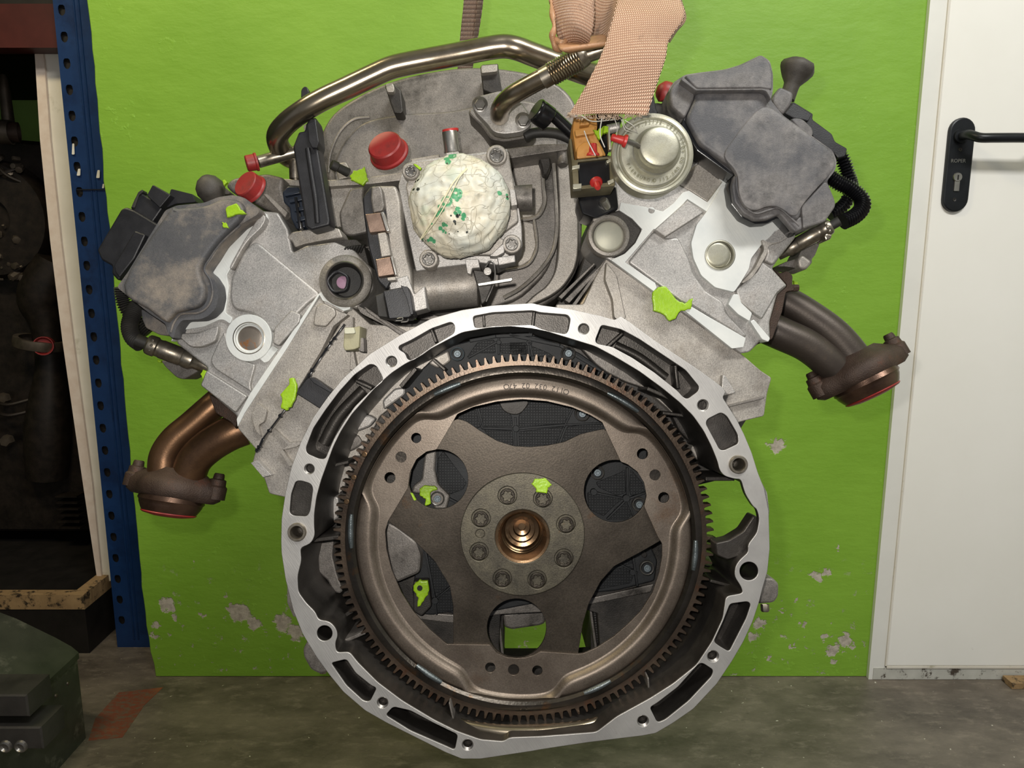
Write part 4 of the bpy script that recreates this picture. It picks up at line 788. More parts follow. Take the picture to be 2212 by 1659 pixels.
# left valve cover
vcl = rc(pl('E', '180,885 250,790 520,345 600,310 700,300 800,290 900,250 1000,235 1080,250 1150,300 1200,350 1180,380 1060,450 920,590 860,690 800,770 850,810 895,880 905,960 885,1050 830,1105 770,1130 640,1135 600,1190 580,1270 545,1240 520,1160 400,1080 180,905'), 6)
pr('cover_gasket', [(x+1, y+2) for x, y in vcl], .688, .03, blackg, EN, 1)
vco = pr('valve_cover', vcl, .679, .36, cover_m, EN, prof=[(0.6, 0), (0, .0006), (0, .36)], ang=30, label='left valve cover')
vin = sp(pl('E', '215,880 530,365 610,330 800,310 905,270 1000,262 1060,290 1080,350 1040,420 900,560 810,680 765,760 775,830 800,900 790,990 740,1040 660,1062 590,1080 540,1130 510,1140 400,1060'), 4)
pr('cover_crown', vin, .671, .012, cover_m, vco, prof=soft(9, .671, .0118, 6, .9))
mb = MB(); mb.tube([(*c1('E', x, y), .6785) for x, y in ((1060, 450), (920, 580), (840, 690), (800, 770), (845, 850), (860, 940), (830, 1030), (760, 1080), (640, 1090), (585, 1150), (560, 1220))], 2.2, 8); part('cover_bead', mb, cover_m, vco)
# ---- right cylinder head
hr = rc(pl('H', '350,1092 330,1080 240,1000 215,920 240,850 310,720 330,600 420,500 500,300 700,200 920,360 1160,550 Z1640,440 I800,20 620,295 740,430 660,500 600,720 605,860 545,850 500,900 440,960 370,972'), 5)
hdr = pr('cylinder_head', hr, .694, .34, cast_l, EN, prof=soft(4, .694, .34), label='right cylinder head')
M1 = pl('H', '415,765 425,715 590,745 700,775 770,720 830,650 870,640 990,715 1090,580 940,445 925,365 1160,548 985,775 860,695 680,890 640,890 455,1105 650,1240 660,1270 640,1295 360,1090 450,1050 520,980 565,890 500,820')
pr('machined_face', M1, .6905, .008, mach, hdr, .8, [(cc('H', 625, 768, 20, 16), .006)])
pr('machined_face', rc(pl('H', '840,1420 880,1392 1240,1600 1225,1659 1150,1668'), 2), .6905, .008, mach, hdr, .8)
M3 = rc(pl('H', '1110,590 985,778 920,860 885,980 900,1080 950,1190 1040,1270 1165,1300 1205,1240 1260,1150 1275,1080 1330,980 X210,740 330,620 480,1100') if False else pl('Z', '1560,400 1526,458 1505,485 1493,525 1498,558 1515,595 1545,621 1586,631 1600,611 1618,581 1623,558 1648,525 1680,498 1700,480 1660,430'), 5)
pr('machined_face', M3, .688, .012, mach, hdr, .8, [(cc('H', 1075, 1058, 98, 36), .01)])
pr('machined_tab', rc(pl('I', '270,580 310,500 350,500 375,570 460,650 440,715 350,660'), 3), .685, .01, mach, hdr, .8)
pr('machined_fin', rc(pl('I', '445,715 475,700 605,850 590,880 540,860'), 3), .686, .02, mach, hdr, 1.5)
def cup(x, y, r, z, par): mesh_obj('core_plug', MB().L(x, y, z, [(0, -9), (r*.72, -9), (r*.8, -8), (r*.84, -10), (r*.88, -2), (r*.93, 1.5), (r, 1), (r*1.02, -3)], n=44), zinc if z < .69 else steel, par)
cup(*c1('H', 1072, 1058), 32, .6872, hdr)
mesh_obj('core_plug', MB().L(*c1('H', 1058, 1052), .6875, [(0, 0), (20, -.3), (25, -1), (28, -4), (28, -9)], n=40), zinc, hdr)
pb = mesh_obj('plug_boss', MB().L(*c1('H', 348, 930), .688, [(46, -30), (46, -4), (44, 0), (38, 2), (36.5, 1), (34, -6), (33, -12)], n=48), cast, hdr)
mesh_obj('core_plug', MB().L(*c1('H', 350, 932), .688, [(0, -3), (28, -3.5), (30.5, -5), (33, -9)], n=44), M('pale_plug', 'a9a99d', 'bcbaa8', .25, .5, 30, bump=.1), pb)
pr('cast_recess_wall', rc(pl('H', '420,765 500,820 565,890 520,980 450,1050 380,1080 300,1040 240,960 250,860 330,790'), 6), .6925, .01, cast_k, hdr, 3)
pr('cast_rib', rc(pl('H', '860,700 965,780 715,942 645,892'), 3), .684, .02, cast_l, hdr, 3)
pr('cast_arm', rc(pl('H', '300,680 360,600 400,600 410,740 330,790 260,860 240,830'), 5), .688, .02, cast, hdr, 4)
pr('cast_slab', rc(pl('H', '640,900 720,950 800,940 870,1080 900,1180 980,1290 1090,1360 1120,1440 1250,1580 1230,1600 880,1380 830,1370 470,1105'), 8), .6905, .02, cast_l, hdr, prof=soft(5, .69, .02))
pr('cast_slab', rc(pl('I', '440,370 500,320 540,240 620,300 730,430 660,490 540,700 470,650 360,560 330,470 420,380'), 5), .688, .02, cast_l, hdr, prof=soft(5, .688, .02))
pr('cast_slab', rc(pl('X', '640,760 700,700 880,840 880,900 760,1050 610,1230 500,1180 540,1080 490,960'), 5), .688, .02, cast_l, hdr, prof=soft(5, .688, .02))
pr('cast_ridge', sp(pl('X', '480,930 560,960 700,950 780,900 690,960 560,1000 540,1080 490,1180 400,1320 330,1400 240,1440 380,1280 460,1130 500,1040')), .684, .02, cast, hdr, prof=soft(3, .684, .02))
pr('cast_pocket', rc(pl('H', '930,460 1090,580 990,712 880,640 800,600 860,520'), 5), .693, .004, cast, hdr, 2)
# ---- right valve cover
vcr = rc(pl('D', '130,440 165,385 240,335 320,322 500,300 600,270 735,205 795,245 815,330 815,440 800,500 880,600 1205,830 1232,900 1220,960 1165,1030 1215,1150 1222,1190 1155,1290 1010,1345 960,1372 855,1252 780,1285 700,1292 620,1250 560,1170 540,1060 560,990 320,815 225,640 150,540'), 7)
pr('cover_gasket', rc(pl('D', '545,1000 600,1010 600,1100 650,1190 720,1240 790,1240 850,1200 985,1320 952,1385 843,1268 780,1303 695,1309 612,1268 540,1175 522,1060'), 4), .6735, .02, blackg, EN, 1.5)
pr('cover_gasket', rc(pl('D', '230,620 330,800 565,985 555,1000 320,830 215,660'), 3), .668, .025, blackg, EN, 1.5)
vr = pr('valve_cover', vcr, .672, .36, cover_r, EN, prof=[(.6, 0), (0, .0006), (0, .36)], ang=30, label='right valve cover')
rin = rc(pl('D', '245,620 300,500 318,440 640,440 740,438 795,478 790,520 870,610 1190,835 1215,900 1205,955 1090,1080 1005,1180 1000,1260 960,1290 860,1190 780,1185 700,1225 640,1200 590,1120 590,1000 560,940 340,790'), 14)
pr('cover_crown', rin, .663, .012, cover_r, vr, prof=soft(11, .663, .0118, 6, .8))
pr('cover_crown_fold', rc(pl('D', '480,860 640,640 760,520 880,600 1200,832 1222,900 1208,960 1092,1085 1005,1185 960,1275 860,1192 780,1188 700,1225 630,1195 592,1110 590,1000 560,940'), 24), .6605, .0065, cover_r, vr, prof=soft(34, .6605, .0063, 8, .09))
pr('cover_snout', rc(pl('D', '232,340 500,302 600,272 735,208 795,248 812,330 812,432 780,432 740,424 320,428 290,400'), 9), .660, .02, cover_r, vr, prof=soft(9, .66, .02, 5, .8))
pr('snout_lip', rc(pl('D', '225,345 300,412 320,428 740,424 790,430 815,455 800,500 770,446 740,436 310,440 215,370'), 3), .656, .016, cover_r, vr, 3)
pr('cover_lip', rc(pl('D', '560,985 545,1060 560,1165 620,1244 700,1286 780,1280 855,1246 958,1364 1012,1340 1002,1255 960,1275 862,1180 780,1175 700,1210 645,1185 605,1110 605,1000'), 6), .667, .02, cover_r, vr, prof=soft(5, .667, .02))
pr('cover_side', rc(pl('D', '140,440 170,385 225,355 310,440 300,500 240,620 150,540'), 8), .665, .015, cover_r, vr, prof=soft(8, .665, .015))
mb = MB(); mb.tube([(*c1('D', x, y), .664) for x, y in ((575, 1000), (585, 1100), (630, 1190), (700, 1240), (780, 1220), (850, 1205), (920, 1260), (985, 1320))], 2.2, 8); part('cover_bead', mb, cover_r, vr)
mb = MB(); mb.tube([(*c1('D', x, y), .668) for x, y in ((330, 760), (400, 790), (480, 850), (560, 940))], 3, 8); part('cover_bead', mb, cover_r, vr)
# ---- intake manifold drum
drum = sp(pl('Z', '700,378 690,340 692,295 720,245 775,206 836,178 910,158 1000,145 1090,148 1170,165 1222,195 1250,245 1258,330 1258,470 1252,560 1230,610 1185,655 1100,690 900,690 760,500'), 4)
dr = pr('intake_manifold', drum, .800, .22, cast_d, EN, prof=soft(8, .8, .22))
d2 = sp(pl('Z', '722,385 730,330 760,285 800,258 880,245 980,238 1090,215 1170,225 1200,260 1205,330 1205,470 1195,550 1160,610 1080,660 900,670 760,500'), 4)
pr('manifold_step', d2, .786, .02, cast_d, dr, prof=soft(6, .786, .02))
pr('manifold_band', sp(pl('Z', '1205,330 1246,330 1249,430 1249,550 1228,605 1190,640 1130,664 1150,640 1185,610 1203,560 1207,450')), .780, .03, cast, dr, prof=soft(9, .78, .03))
pr('manifold_step', rc(pl('G', '960,300 1150,320 1150,560 1160,700 1100,800 980,830 1080,850 1105,1040 1060,1150 980,1200 700,1240 600,1000 800,700'), 6), .772, .02, cast, dr, 3)
for s_, z in (('B1130,745 1140,725 1200,720 1270,780 1290,970 1270,985 1210,980 1180,900', .765), ('B1960,580 1975,560 2115,550 2125,640 2150,800 2060,810 1985,780 1970,660', .765)): 
    q = pr('manifold_boss', rc(pl('B', s_), 3), z, .03, cast_k, dr, 3)
pr('boss_top', rc(pl('B', '1135,740 1145,725 1200,722 1215,760 1210,800 1150,800'), 3), .758, .01, cast, dr, 2); pr('boss_top', rc(pl('B', '1965,590 1975,565 2110,555 2110,620 1970,635'), 3), .758, .01, cast, dr, 2)
mb = MB(); mb.tube([(*c1('G', x, y), .770) for x, y in ((1145, 330), (1150, 450), (1155, 560), (1165, 690), (1110, 800), (980, 830))], 4.5, 8); part('manifold_ridge', mb, cast, dr); mb = MB(); mb.tube([(*c1('G', x, y), .770) for x, y in ((1075, 790), (1105, 1000), (1080, 1120), (1000, 1200), (780, 1240))], 3.5, 8); part('manifold_ridge', mb, cast, dr); mb = MB(); mb.tube([(*c1('G', x, y), .776) for x, y in ((1235, 330), (1245, 500), (1258, 700), (1262, 900), (1230, 1080), (1130, 1230), (980, 1370), (840, 1450))], 4.5, 8); part('manifold_ridge', mb, cast, dr); mb = MB()
mb.tube([(*c1('B', x, y), .782) for x, y in ((640, 1500), (660, 1330), (740, 1150), (860, 1040), (1000, 1020))], 3, 8); part('manifold_ridge', mb, cast_d, dr)
pr('manifold_stud', rc(pl('G', '1110,320 1210,320 1220,400 1190,470 1150,470 1140,400'), 6), .755, .02, cast_k, dr, 5); mesh_obj('manifold_stud', MB().L(*c1('G', 1310, 370), .74, [(0, 8), (10, 8), (12, 5), (12, -30)], ax=(0, -.9, .3), n=20), cast_d, dr)
# seam flanges
seam = pr('seam_flange', rc(pl('F', '180,480 480,490 740,480 1100,430 1110,490 850,520 690,530 480,545 200,530'), 3), .735, .05, cast, EN, 2)
pr('seam_flange', rc(pl('G', '830,265 1150,225 1340,225 1350,270 1080,310 860,345'), 3), .735, .05, cast_d, EN, 2)
pr('seam_flange', rc(pl('G', '100,345 330,305 330,350 200,400 110,400'), 3), .72, .05, cast, EN, 2)
pr('manifold_side', rc(pl('F', '490,555 640,540 800,545 800,700 660,850 540,850'), 6), .745, .08, cast, EN, 3)
pr('plastic_horn', rc(pl('F', '605,740 680,570 700,550 800,535 790,620 810,720 830,890 700,920 640,900 620,860'), 8), .725, .06, cast_d, EN, prof=soft(8, .725, .06))
mesh_obj('vacuum_stub', MB().L(*c1('F', 600, 395), .735, [(0, 16), (9, 16), (11, 13), (11, 2), (9, 0), (10, -25)], ax=(-.8, .3, .6), n=20), rubber, dr)
pr('stub_base', rc(pl('F', '590,440 600,360 660,350 690,400 680,470 600,490'), 4), .745, .03, cast, EN, 3)
# ---- throttle body
tbd = pr('throttle_body', rc(pl('G', '100,365 330,330 700,285 870,260 880,330 935,560 985,880 990,1040 940,1100 790,1190 650,1170 320,1210 140,1240 60,860 0,560 30,440'), 4), .680, .05, cast_l, EN, 2)
pr('throttle_flange', rc(pl('G', '120,370 560,320 880,280 925,560 960,840 800,960 860,1000 760,1110 300,1100 120,900 60,560'), 6), .672, .02, cast, tbd, 3)
for x, y, r in ((100, 440, 12.5), (785, 312, 16), (905, 1020, 14), (243, 1140, 14)):
    c_ = c1('G', x, y); mesh_obj('bolt_boss', MB().L(c_[0], c_[1], .668, [(r, 0), (r+4.5, 0), (r+6.5, -2), (r+7, -40)], n=32), cast, tbd); screw('throttle_bolt', c_[0], c_[1], .668, r, tbd, bolt_m, 'torx', hh=6)
mesh_obj('side_pipe', MB().L(c1('G', 1070, 0)[0], c1('G', 0, 655)[1], .685, [(0, -4), (26, -3), (28.5, 0), (28, -20), (27, -60)], ax=(1, .02, .05), n=32), cast_d, tbd)
pr('side_pipe_collar', rc(pl('G', '885,580 930,590 950,710 900,720'), 2), .655, .02, cast_l, tbd, 2)
pr('side_lug', rc(pl('G', '785,1125 930,1105 935,1165 800,1192'), 3), .672, .02, cast_l, tbd, 2); pr('side_lug', rc(pl('G', '720,1120 840,1010 850,1090 780,1125'), 5), .668, .02, cast_l, tbd, 4)
mesh_obj('clip_wire', MB().tube([(*c1('G', x, y), .668) for x, y in ((690, 1210), (730, 1160), (765, 1190), (765, 1320), (700, 1480))], 2, 8), bolt_m, tbd)
mesh_obj('linkage_pin', MB().L(*c1('G', 712, 1240), .67, [(0, 2), (8, 2), (9, 0), (9, -8)], n=20), bolt_m, tbd)
pr('lever_blade', rc(pl('G', '630,1335 900,1290 912,1305 900,1318 640,1358'), 1.5), .662, .004, steel, tbd, 1)
# nipple with red disc
np_ = mesh_obj('air_nipple', MB().L(*c1('G', 432, 290), .705, [(18, 0), (17, 6), (16.5, 42), (16, 43), (0, 43)], ax=(-.13, 1, .22), n=28), steel, tbd)
mesh_obj('nipple_stopper', MB().L(*c1('G', 417, 118), .7045, [(0, 1.5), (14, 1.5), (17.5, 3), (18, 0), (17, -3)], ax=(-.13, 1, .22), n=28), red_l, np_)
pr('air_nipple_base', rc(pl('G', '380,295 480,280 490,310 385,320'), 2), .668, .03, cast_l, tbd, 2)
# actuator
act = pr('throttle_actuator', rc(pl('F', '790,610 850,530 1035,530 1055,560 1080,660 1100,900 1140,1110 1165,1200 1170,1340 1000,1340 920,1260 850,1060 800,760'), 8), .668, .05, cast, EN, prof=soft(7, .668, .05), label='throttle actuator housing')
pr('actuator_cover', rc(pl('F', '785,620 850,535 900,520 930,560 960,700 1000,1060 1030,1220 970,1330 900,1260 830,1000 795,760'), 6), .661, .04, blackp, act, prof=soft(6, .661, .04))
pr('actuator_top', rc(pl('F', '855,540 920,530 935,560 955,690 940,725 865,740 850,640'), 4), .656, .02, cast_d, act, 4)
coppery = M('pinkish_clip_steel', '8b7568', 'a68d7e', .85, .34, 50, bump=.1)
for s_, m_ in (('805,750 925,735 970,880 840,895', coppery), ('900,895 965,885 1005,1065 930,1080', cast), ('885,1095 1000,1072 1035,1212 905,1232', coppery), ('970,1235 1035,1225 1045,1255 980,1262', cast)): pr('spring_clip', rc(pl('F', s_), 3), .652, .01, m_, act, 3)
for s_ in ('925,735 945,732 990,875 970,880', '1000,1072 1015,1070 1045,1210 1035,1212'): pr('clip_edge', pl('F', s_), .6505, .01, steel, act, .8)
mesh_obj('motor_body', MB().sweep([at(880, 630, .700), at(895, 628, .700), at(1000, 618, .700), at(1028, 615, .7), at(1033, 615, .7)], lambda t_: (.0195 if t_ > .97 else .0205) if t_ > .1 else .0195, 36), cast, act)
pr('motor_bracket', rc(pl('F', '980,1260 1130,1215 1180,1360 1260,1295 1280,1470 1165,1500 1000,1340'), 3), .665, .03, cast_l, act, 2)
pr('motor_cap', rc(pl('G', '590,1220 700,1240 760,1330 700,1480 660,1510 640,1400'), 6), .672, .03, cast_k, act, 4)
pr('motor_step', rc(pl('G', '530,1140 640,1140 650,1210 590,1215 580,1265 550,1255'), 2), .664, .03, cast_l, act, 2)
cn = pr('actuator_plug', rc(pl('V', '880,470 1140,420 1240,400 1280,500 1330,820 1270,870 970,890'), 3), .650, .03, blackp, act, 2)
pr('plug_face', rc(pl('V', '1140,385 1180,400 1240,410 1290,520 1335,820 1290,830 1240,600'), 2), .646, .02, blackp, cn, 1.5)
pr('plug_shell', rc(pl('V', '755,540 890,490 960,880 800,860'), 4), .66, .03, rubber, cn, 4); mesh_obj('plug_wire', MB().tube([(*c1('V', x, y), .646) for x, y in ((1090, 885), (1170, 875), (1160, 915), (1070, 918))], 1.2, 6), steel, cn)
mesh_obj('plug_wire', MB().tube([(*c1('V', x, y), .648) for x, y in ((1260, 890), (1240, 930), (1150, 940))], 1.6, 6), steel, cn)
# finned small part between port and actuator
mb = MB()
for i in range(7): mb.tube([(*c1('F', 640+i*22, 1060-i*3), .705), (*c1('F', 660+i*22, 1010-i*3), .70), (*c1('F', 690+i*20, 1000-i*2), .705)], 2.2, 8)
part('wire_loom', mb, rubber, head); pr('loom_tray', rc(pl('F', '555,950 740,940 800,990 830,1100 870,1250 800,1180 720,1090 640,1080 590,1010'), 6), .712, .03, cast_k, EN, 4)
# ---- coolant/EGR pipes
mb = MB(); mb.tube([(1330, 172, .70), (1274, 160, .69), (1232, 146, .68), (1190, 132, .675), (1150, 117, .67), (1118, 105, .665), (1090, 100, .665), (1055, 104, .665), (1000, 115, .667), (930, 128, .67), (873, 139, .67), (842, 147, .67), (810, 161, .67), (749, 190, .67), (700, 213, .67), (660, 236, .672), (622, 264, .68), (600, 292, .69), (604, 318, .705), (620, 336, .72), (640, 345, .735)], lambda t_: 25 - 2*t_, 24, 5)
part('crossover_pipe', mb, stain)
mb = MB(); mb.tube([(558, 350, .700), (590, 341, .705), (650, 325, .71)], 13, 18); sp3 = part('branch_pipe', mb, sensor_m)
mesh_obj('branch_stub', MB().L(638, 372, .72, [(0, 30), (12, 30), (13, 20), (13, -14)], ax=(0, 1, .1), n=20), sensor_m, EN)
mb = MB(); mb.tube([(1079, 250, .700), (1080, 238, .685), (1087, 224, .672), (1104, 208, .662), (1130, 192, .655), (1163, 174, .648), (1196, 157, .642)], lambda t_: 20.5, 22); eg = part('egr_pipe', mb, stain)
mb = MB(); mb.corr([(1190, 161, .643), (1222, 143, .639), (1254, 126, .635)], 24.5, 7.2, .05, 24); mesh_obj('bellows', mb, stain, eg)
mb = MB(); mb.tube([(1172, 170, .646), (1190, 160, .643)], 22.5, 22); mb.tube([(1250, 128, .635), (1262, 122, .634), (1270, 118, .633)], lambda t_: 24-5*t_, 22); mb.tube([(1266, 119, .633), (1310, 104, .63), (1350, 95, .632)], 17, 20); mesh_obj('pipe_sleeve', mb, sensor_m, eg)
ef = pr('egr_flange', rc(pl('C', '75,830 85,790 130,762 300,720 360,738 480,830 540,930 548,985 500,1035 450,1052 330,1068 240,1050 195,985 95,885'), 10), .705, .012, cast_l, EN, 2.5)
for x, y, r in ((135, 828, 12), (478, 955, 12)): c_ = c1('C', x, y); screw('flange_bolt', c_[0], c_[1], .705, r, ef, bolt_m, 'hex', washer=16, hh=10)
pr('flange_pad', rc(pl('C', '60,850 95,895 195,1000 240,1065 340,1085 500,1050 560,1000 600,1030 560,1090 330,1130 220,1110 150,1010 40,900'), 8), .735, .03, cast_d, EN, 6)
# ---- black bracket and arm
bkt = pr('cable_bracket', rc(pl('F', '255,235 300,122 345,115 355,60 380,20 430,10 445,60 460,205 448,250 540,800 535,835 395,872 355,850'), 4), .672, .02, blackp, EN, prof=soft(5, .672, .02))
pr('bracket_fold', rc(pl('F', '365,60 430,30 455,200 440,245 400,245 375,190'), 3), .667, .01, blackp, bkt, 3); pr('bracket_tip', rc(pl('B', '400,850 402,780 425,748 455,752 475,800 455,830'), 4), .69, .01, blackp, bkt, 3)
mb = MB(); mb.tube([(*c1('F', x, y), .672) for x, y in ((370, 250), (400, 450), (430, 640), (445, 820))], 6, 10); mesh_obj('bracket_rib', mb, blackp, bkt)
pr('bracket_arm', rc(pl('F', '200,930 250,885 330,870 550,850 610,860 640,930 575,935 350,978 270,1005 250,960'), 4), .70, .03, cast, EN, 3)
pr('bracket_tab', rc(pl('F', '335,80 358,60 360,120 345,112'), 1), .69, .01, cast, bkt, 1)
cb2 = pr('blue_black_connector', rc(pl('F', '175,580 215,535 300,540 320,600 350,850 280,865 240,780 230,700 185,660'), 4), .700, .05, bluek, EN, 3)
for s_ in ('190,590 300,570 305,590 195,615', '225,640 325,620 330,640 230,665', '262,700 345,690 350,715 268,730', '270,780 350,760 355,790 280,810'): pr('connector_ridge', pl('F', s_), .694, .01, bluek, cb2, 1)
for s_ in ('265,620 285,618 320,860 300,862',): pr('connector_ridge', pl('F', s_), .692, .01, blackg, cb2, 1)
pr('head_outlet', rc(pl('E', '950,170 980,130 1020,110 1250,80 1370,110 1360,200 1430,380 1390,420 1300,360 1200,320 1100,260 1000,220'), 8), .715, .08, cast_d, EN, prof=soft(8, .715, .08))
pr('head_outlet_rib', rc(pl('E', '1220,230 1250,225 1400,360 1380,400'), 3), .708, .02, cast, EN, 3)
# ---- black filler cap and hose
fc = mesh_obj('black_cap', MB().L(1175, 250, .69, [(0, 24), (24, 24), (26, 22), (26.5, 18), (25.5, 15), (26.5, 12), (26.5, -12), (24, -14), (0, -14)], ax=(-.80, .42, .45), n=36), blackg, EN)
mb = MB(); mb.tube([(1188, 243, .70), (1215, 268, .705), (1246, 298, .71)], 13, 18); mesh_obj('black_cap_neck', mb, blackg, fc)
mb = MB(); mb.tube([(*c1('C', x, y), .715) for x, y in ((490, 1090), (560, 1062), (650, 1055), (760, 1068), (860, 1110), (900, 1140))], 11, 14); part('breather_hose', mb, rubber)
# ---- vacuum switch valve
sv = pr('switchover_valve', rc(pl('C', '905,1250 1170,1235 1185,1480 930,1500'), 4), .652, .04, blackg, EN, 2)
mb = MB().prism(rc(pl('C', '845,1105 865,1100 885,1275 1185,1240 1212,1235 1212,1480 880,1512 865,1290'), 3), .648, .03, 1, [rc(pl('C', '915,1290 1165,1262 1172,1450 925,1480'), 4)]); mesh_obj('valve_bracket', mb, M('olive_steel', '5f5840', '79715a', .6, .4, 40, bump=.1), sv)
for s_ in ('870,1320 930,1310 930,1340 870,1350', '1140,1280 1190,1250 1195,1275 1150,1300', '1150,1440 1200,1420 1205,1450 1160,1470', '875,1465 945,1460 945,1500 880,1505', '1150,1000 1165,1000 1185,1190 1165,1190'): pr('bracket_claw', pl('C', s_), .645, .008, zinc, sv, 1)
oc_ = pr('orange_connector', rc(pl('C', '882,930 1060,905 1072,1000 1060,1080 1100,1150 1140,1230 1130,1250 905,1272 885,1120 872,1040'), 4), .656, .035, orange_p, EN, 3)
pr('connector_ridge', rc(pl('C', '890,1030 1055,1000 1050,1060 900,1085'), 3), .650, .01, orange_p, oc_, 2); pr('connector_ridge', rc(pl('C', '905,1180 960,1130 1020,1120 1090,1160 1125,1240 905,1265'), 6), .650, .01, orange_p, oc_, 3); pr('connector_ridge', rc(pl('C', '930,1000 1010,990 1010,925 945,930'), 3), .648, .01, orange_p, oc_, 2)
pr('valve_housing', rc(pl('C', '1060,900 1180,880 1280,940 1220,1010 1150,1240 1090,1230 1070,1010'), 5), .675, .03, blackg, EN, 3)
pr('valve_lower', rc(pl('C', '930,1500 1170,1485 1220,1480 1240,1659 1060,1740 950,1700 920,1600'), 5), .685, .04, blackg, EN, 3)
mesh_obj('valve_stud', MB().L(*c1('C', 1120, 1600), .68, [(0, 5), (8, 4), (10, 0), (10, -20)], ax=(-.4, .4, .7), n=16), steel, EN)
mesh_obj('pipe_bridge', MB().tube([(*c1('C', 1150, 1030), .655), (*c1('C', 1250, 1010), .652)], 10, 14), cast_l, EN)
def redcap(x, y, z, prof, ax, label, mat_=red_l, name='red_cap', n=28):
    return tag(mesh_obj(name, MB().L(x, y, z, prof, ax=ax, n=n), mat_), label, 'protective cap', 'red protective caps on the engine openings')
redcap(*c1('C', 1035, 1240), .648, [(0, 26), (6, 26), (7.5, 24), (9, 8), (13, 5), (14, 2), (14, 0), (0, 0)], (.0, 1, .25), 'small red plug cap on top of the orange connector')
redcap(*c1('C', 1060, 1450), .648, [(0, 24), (5, 24), (6.5, 22), (8, 8), (12.5, 6), (14, 3), (14, 0), (0, 0)], (.12, -.8, .75), 'small red plug cap on the front of the black valve box under the orange connector')
# ---- egr valve diaphragm
ecx, ecy = c1('C', 1513, 1222)
egv = mesh_obj('egr_valve', MB().L(ecx, ecy, .620, [(84, -60), (84, -16), (88, -12), (89.5, -8), (88, -3), (84, -1), (79, -3), (76, -7), (73, -7), (71, -3), (68, -1), (60, 0), (50, -.5), (47, -2), (40, -3), (0, -3)], n=72), zinc, EN, 25)
mesh_obj('egr_valve_dome', MB().L(*c1('C', 1553, 1185), .617, [(51, -6), (49, -3), (45, 2), (44, 10), (43, 15), (41, 18), (37, 20), (20, 20.5), (0, 20.5)], n=60), zinc, egv, 25)
mb = MB()
arc_text(mb, '7.22136.00', 13, ecx, ecy, 66, math.radians(113), math.radians(-7.0), .6192, True) if False else None
def atext(body, size, a_mid, step, rad, flip):
    n_ = len(body); 
    for i, ch_ in enumerate(body):
        a_ = math.radians(a_mid + (i-(n_-1)/2)*step*(1 if flip else -1))
        arc_text(mb, ch_, size, ecx+3, ecy-4, rad, a_, 0, .6194, flip)
atext('A 112-140 00 60', 10.5, -42, 7.2, 66, True); atext('PIERBURG', 10, -128, 7.4, 66, True)
atext('7.22136.00', 10, 88, 7.2, 62, False); atext('99T 333', 10, 33, 7.4, 62, False); atext('O', 11, -90, 7, 66, True)
mesh_obj('embossed_lettering', mb, M('letter_shadow_zinc', '6b6850', '77745c', .7, .4, 40, bump=0), egv, 0)
mb = MB(); mb.tube([(*c1('C', 1400, 1165), .612), (*c1('C', 1360, 1140), .605), (*c1('C', 1290, 1120), .60)], 6, 12); mesh_obj('valve_nipple', mb, bolt_m, egv)
redcap(*c1('C', 1300, 1125), .60, [(0, 34), (6, 34), (8, 31), (9.5, 8), (13, 6), (14, 3), (14, 0), (0, 0)], (-1, .25, .1), 'small red plug cap on the side nipple of the round metal valve')
# ---- red caps
redcap(*c1('F', 990, 285), .700, [(0, 28), (34, 28), (37, 25), (38.5, 8), (39, 4), (43, 2), (44, -1), (43, -4), (0, -4)], (-.25, .42, .88), 'large round red cap with a dusty top left of the taped ball', red_p, n=44)
redcap(*c1('E', 1150, 195), .690, [(0, 24), (28, 24), (30, 22), (31, 4), (33, 2), (34, -2), (0, -2)], (-.45, .35, .8), 'red round cap above the left valve cover, under the pipe end', red_p, n=40)
redcap(552, 350, .697, [(0, 20), (15, 20), (17, 18), (17.5, 2), (19.5, 0), (19.5, -4), (0, -4)], (-.85, -.25, .3), 'small brick-red cap on the end of the left branch pipe', red_p, n=30)
redcap(*c1('D', 118, 452), .70, [(0, 22), (8, 22), (12, 20), (20, 12), (23, 4), (23, -8), (14, -14), (0, -14)], (-.5, .8, .3), 'red cap half hidden between the strap and the right valve cover', red_p, n=30)
pr('hose_joint', rc(pl('D', '20,530 50,515 130,525 150,600 60,620'), 5), .70, .03, rubber, EN, 4)
pr('black_flange', rc(pl('C', '1440,830 1520,750 1540,870 1560,900 1470,930'), 4), .685, .03, blackp, EN, 3)
# ---- taped throttle opening
mb = MB(); bc = at(993, 446, .655); RR = 112*.64/1600; n1_, n2_ = 72, 44; prev = None
for i in range(n2_+1):
    th2 = (PI*.60)*i/n2_; row = []
    for j in range(n1_):
        ph2 = 2*PI*j/n1_; sx_, sy_ = math.cos(ph2), math.sin(ph2)
        d = Vector((math.sin(th2)*sx_, math.sin(th2)*sy_, math.cos(th2)))
        q = noise.noise(d*2.2)*.05+abs(noise.noise(d*5+Vector((3, 1, 2))))*-.06+noise.noise(d*11)*.018
        fl_ = .82+.18*(1-math.cos(th2)**2)
        m = 1+q
        rr_ = RR*m; p = bc + R*(d.x*rr_*1.0) + U*(d.y*rr_*1.03) - F*(d.z*rr_*.62*m)
        row.append(p)
    if i == 0: cur = mb.ring([row[0]])
    else: cur = mb.ring(row)
    if prev:
        if len(prev) == 1:
            for j in range(n1_): mb.f.append((prev[0], cur[j], cur[(j+1) % n1_]))
        else: mb.bridge(prev, cur)
    prev = cur
tw = mesh_obj('tape_wrap', mb, tape, None, 50); tag(tw, 'cream packing tape with green print balled over the throttle opening', 'tape')
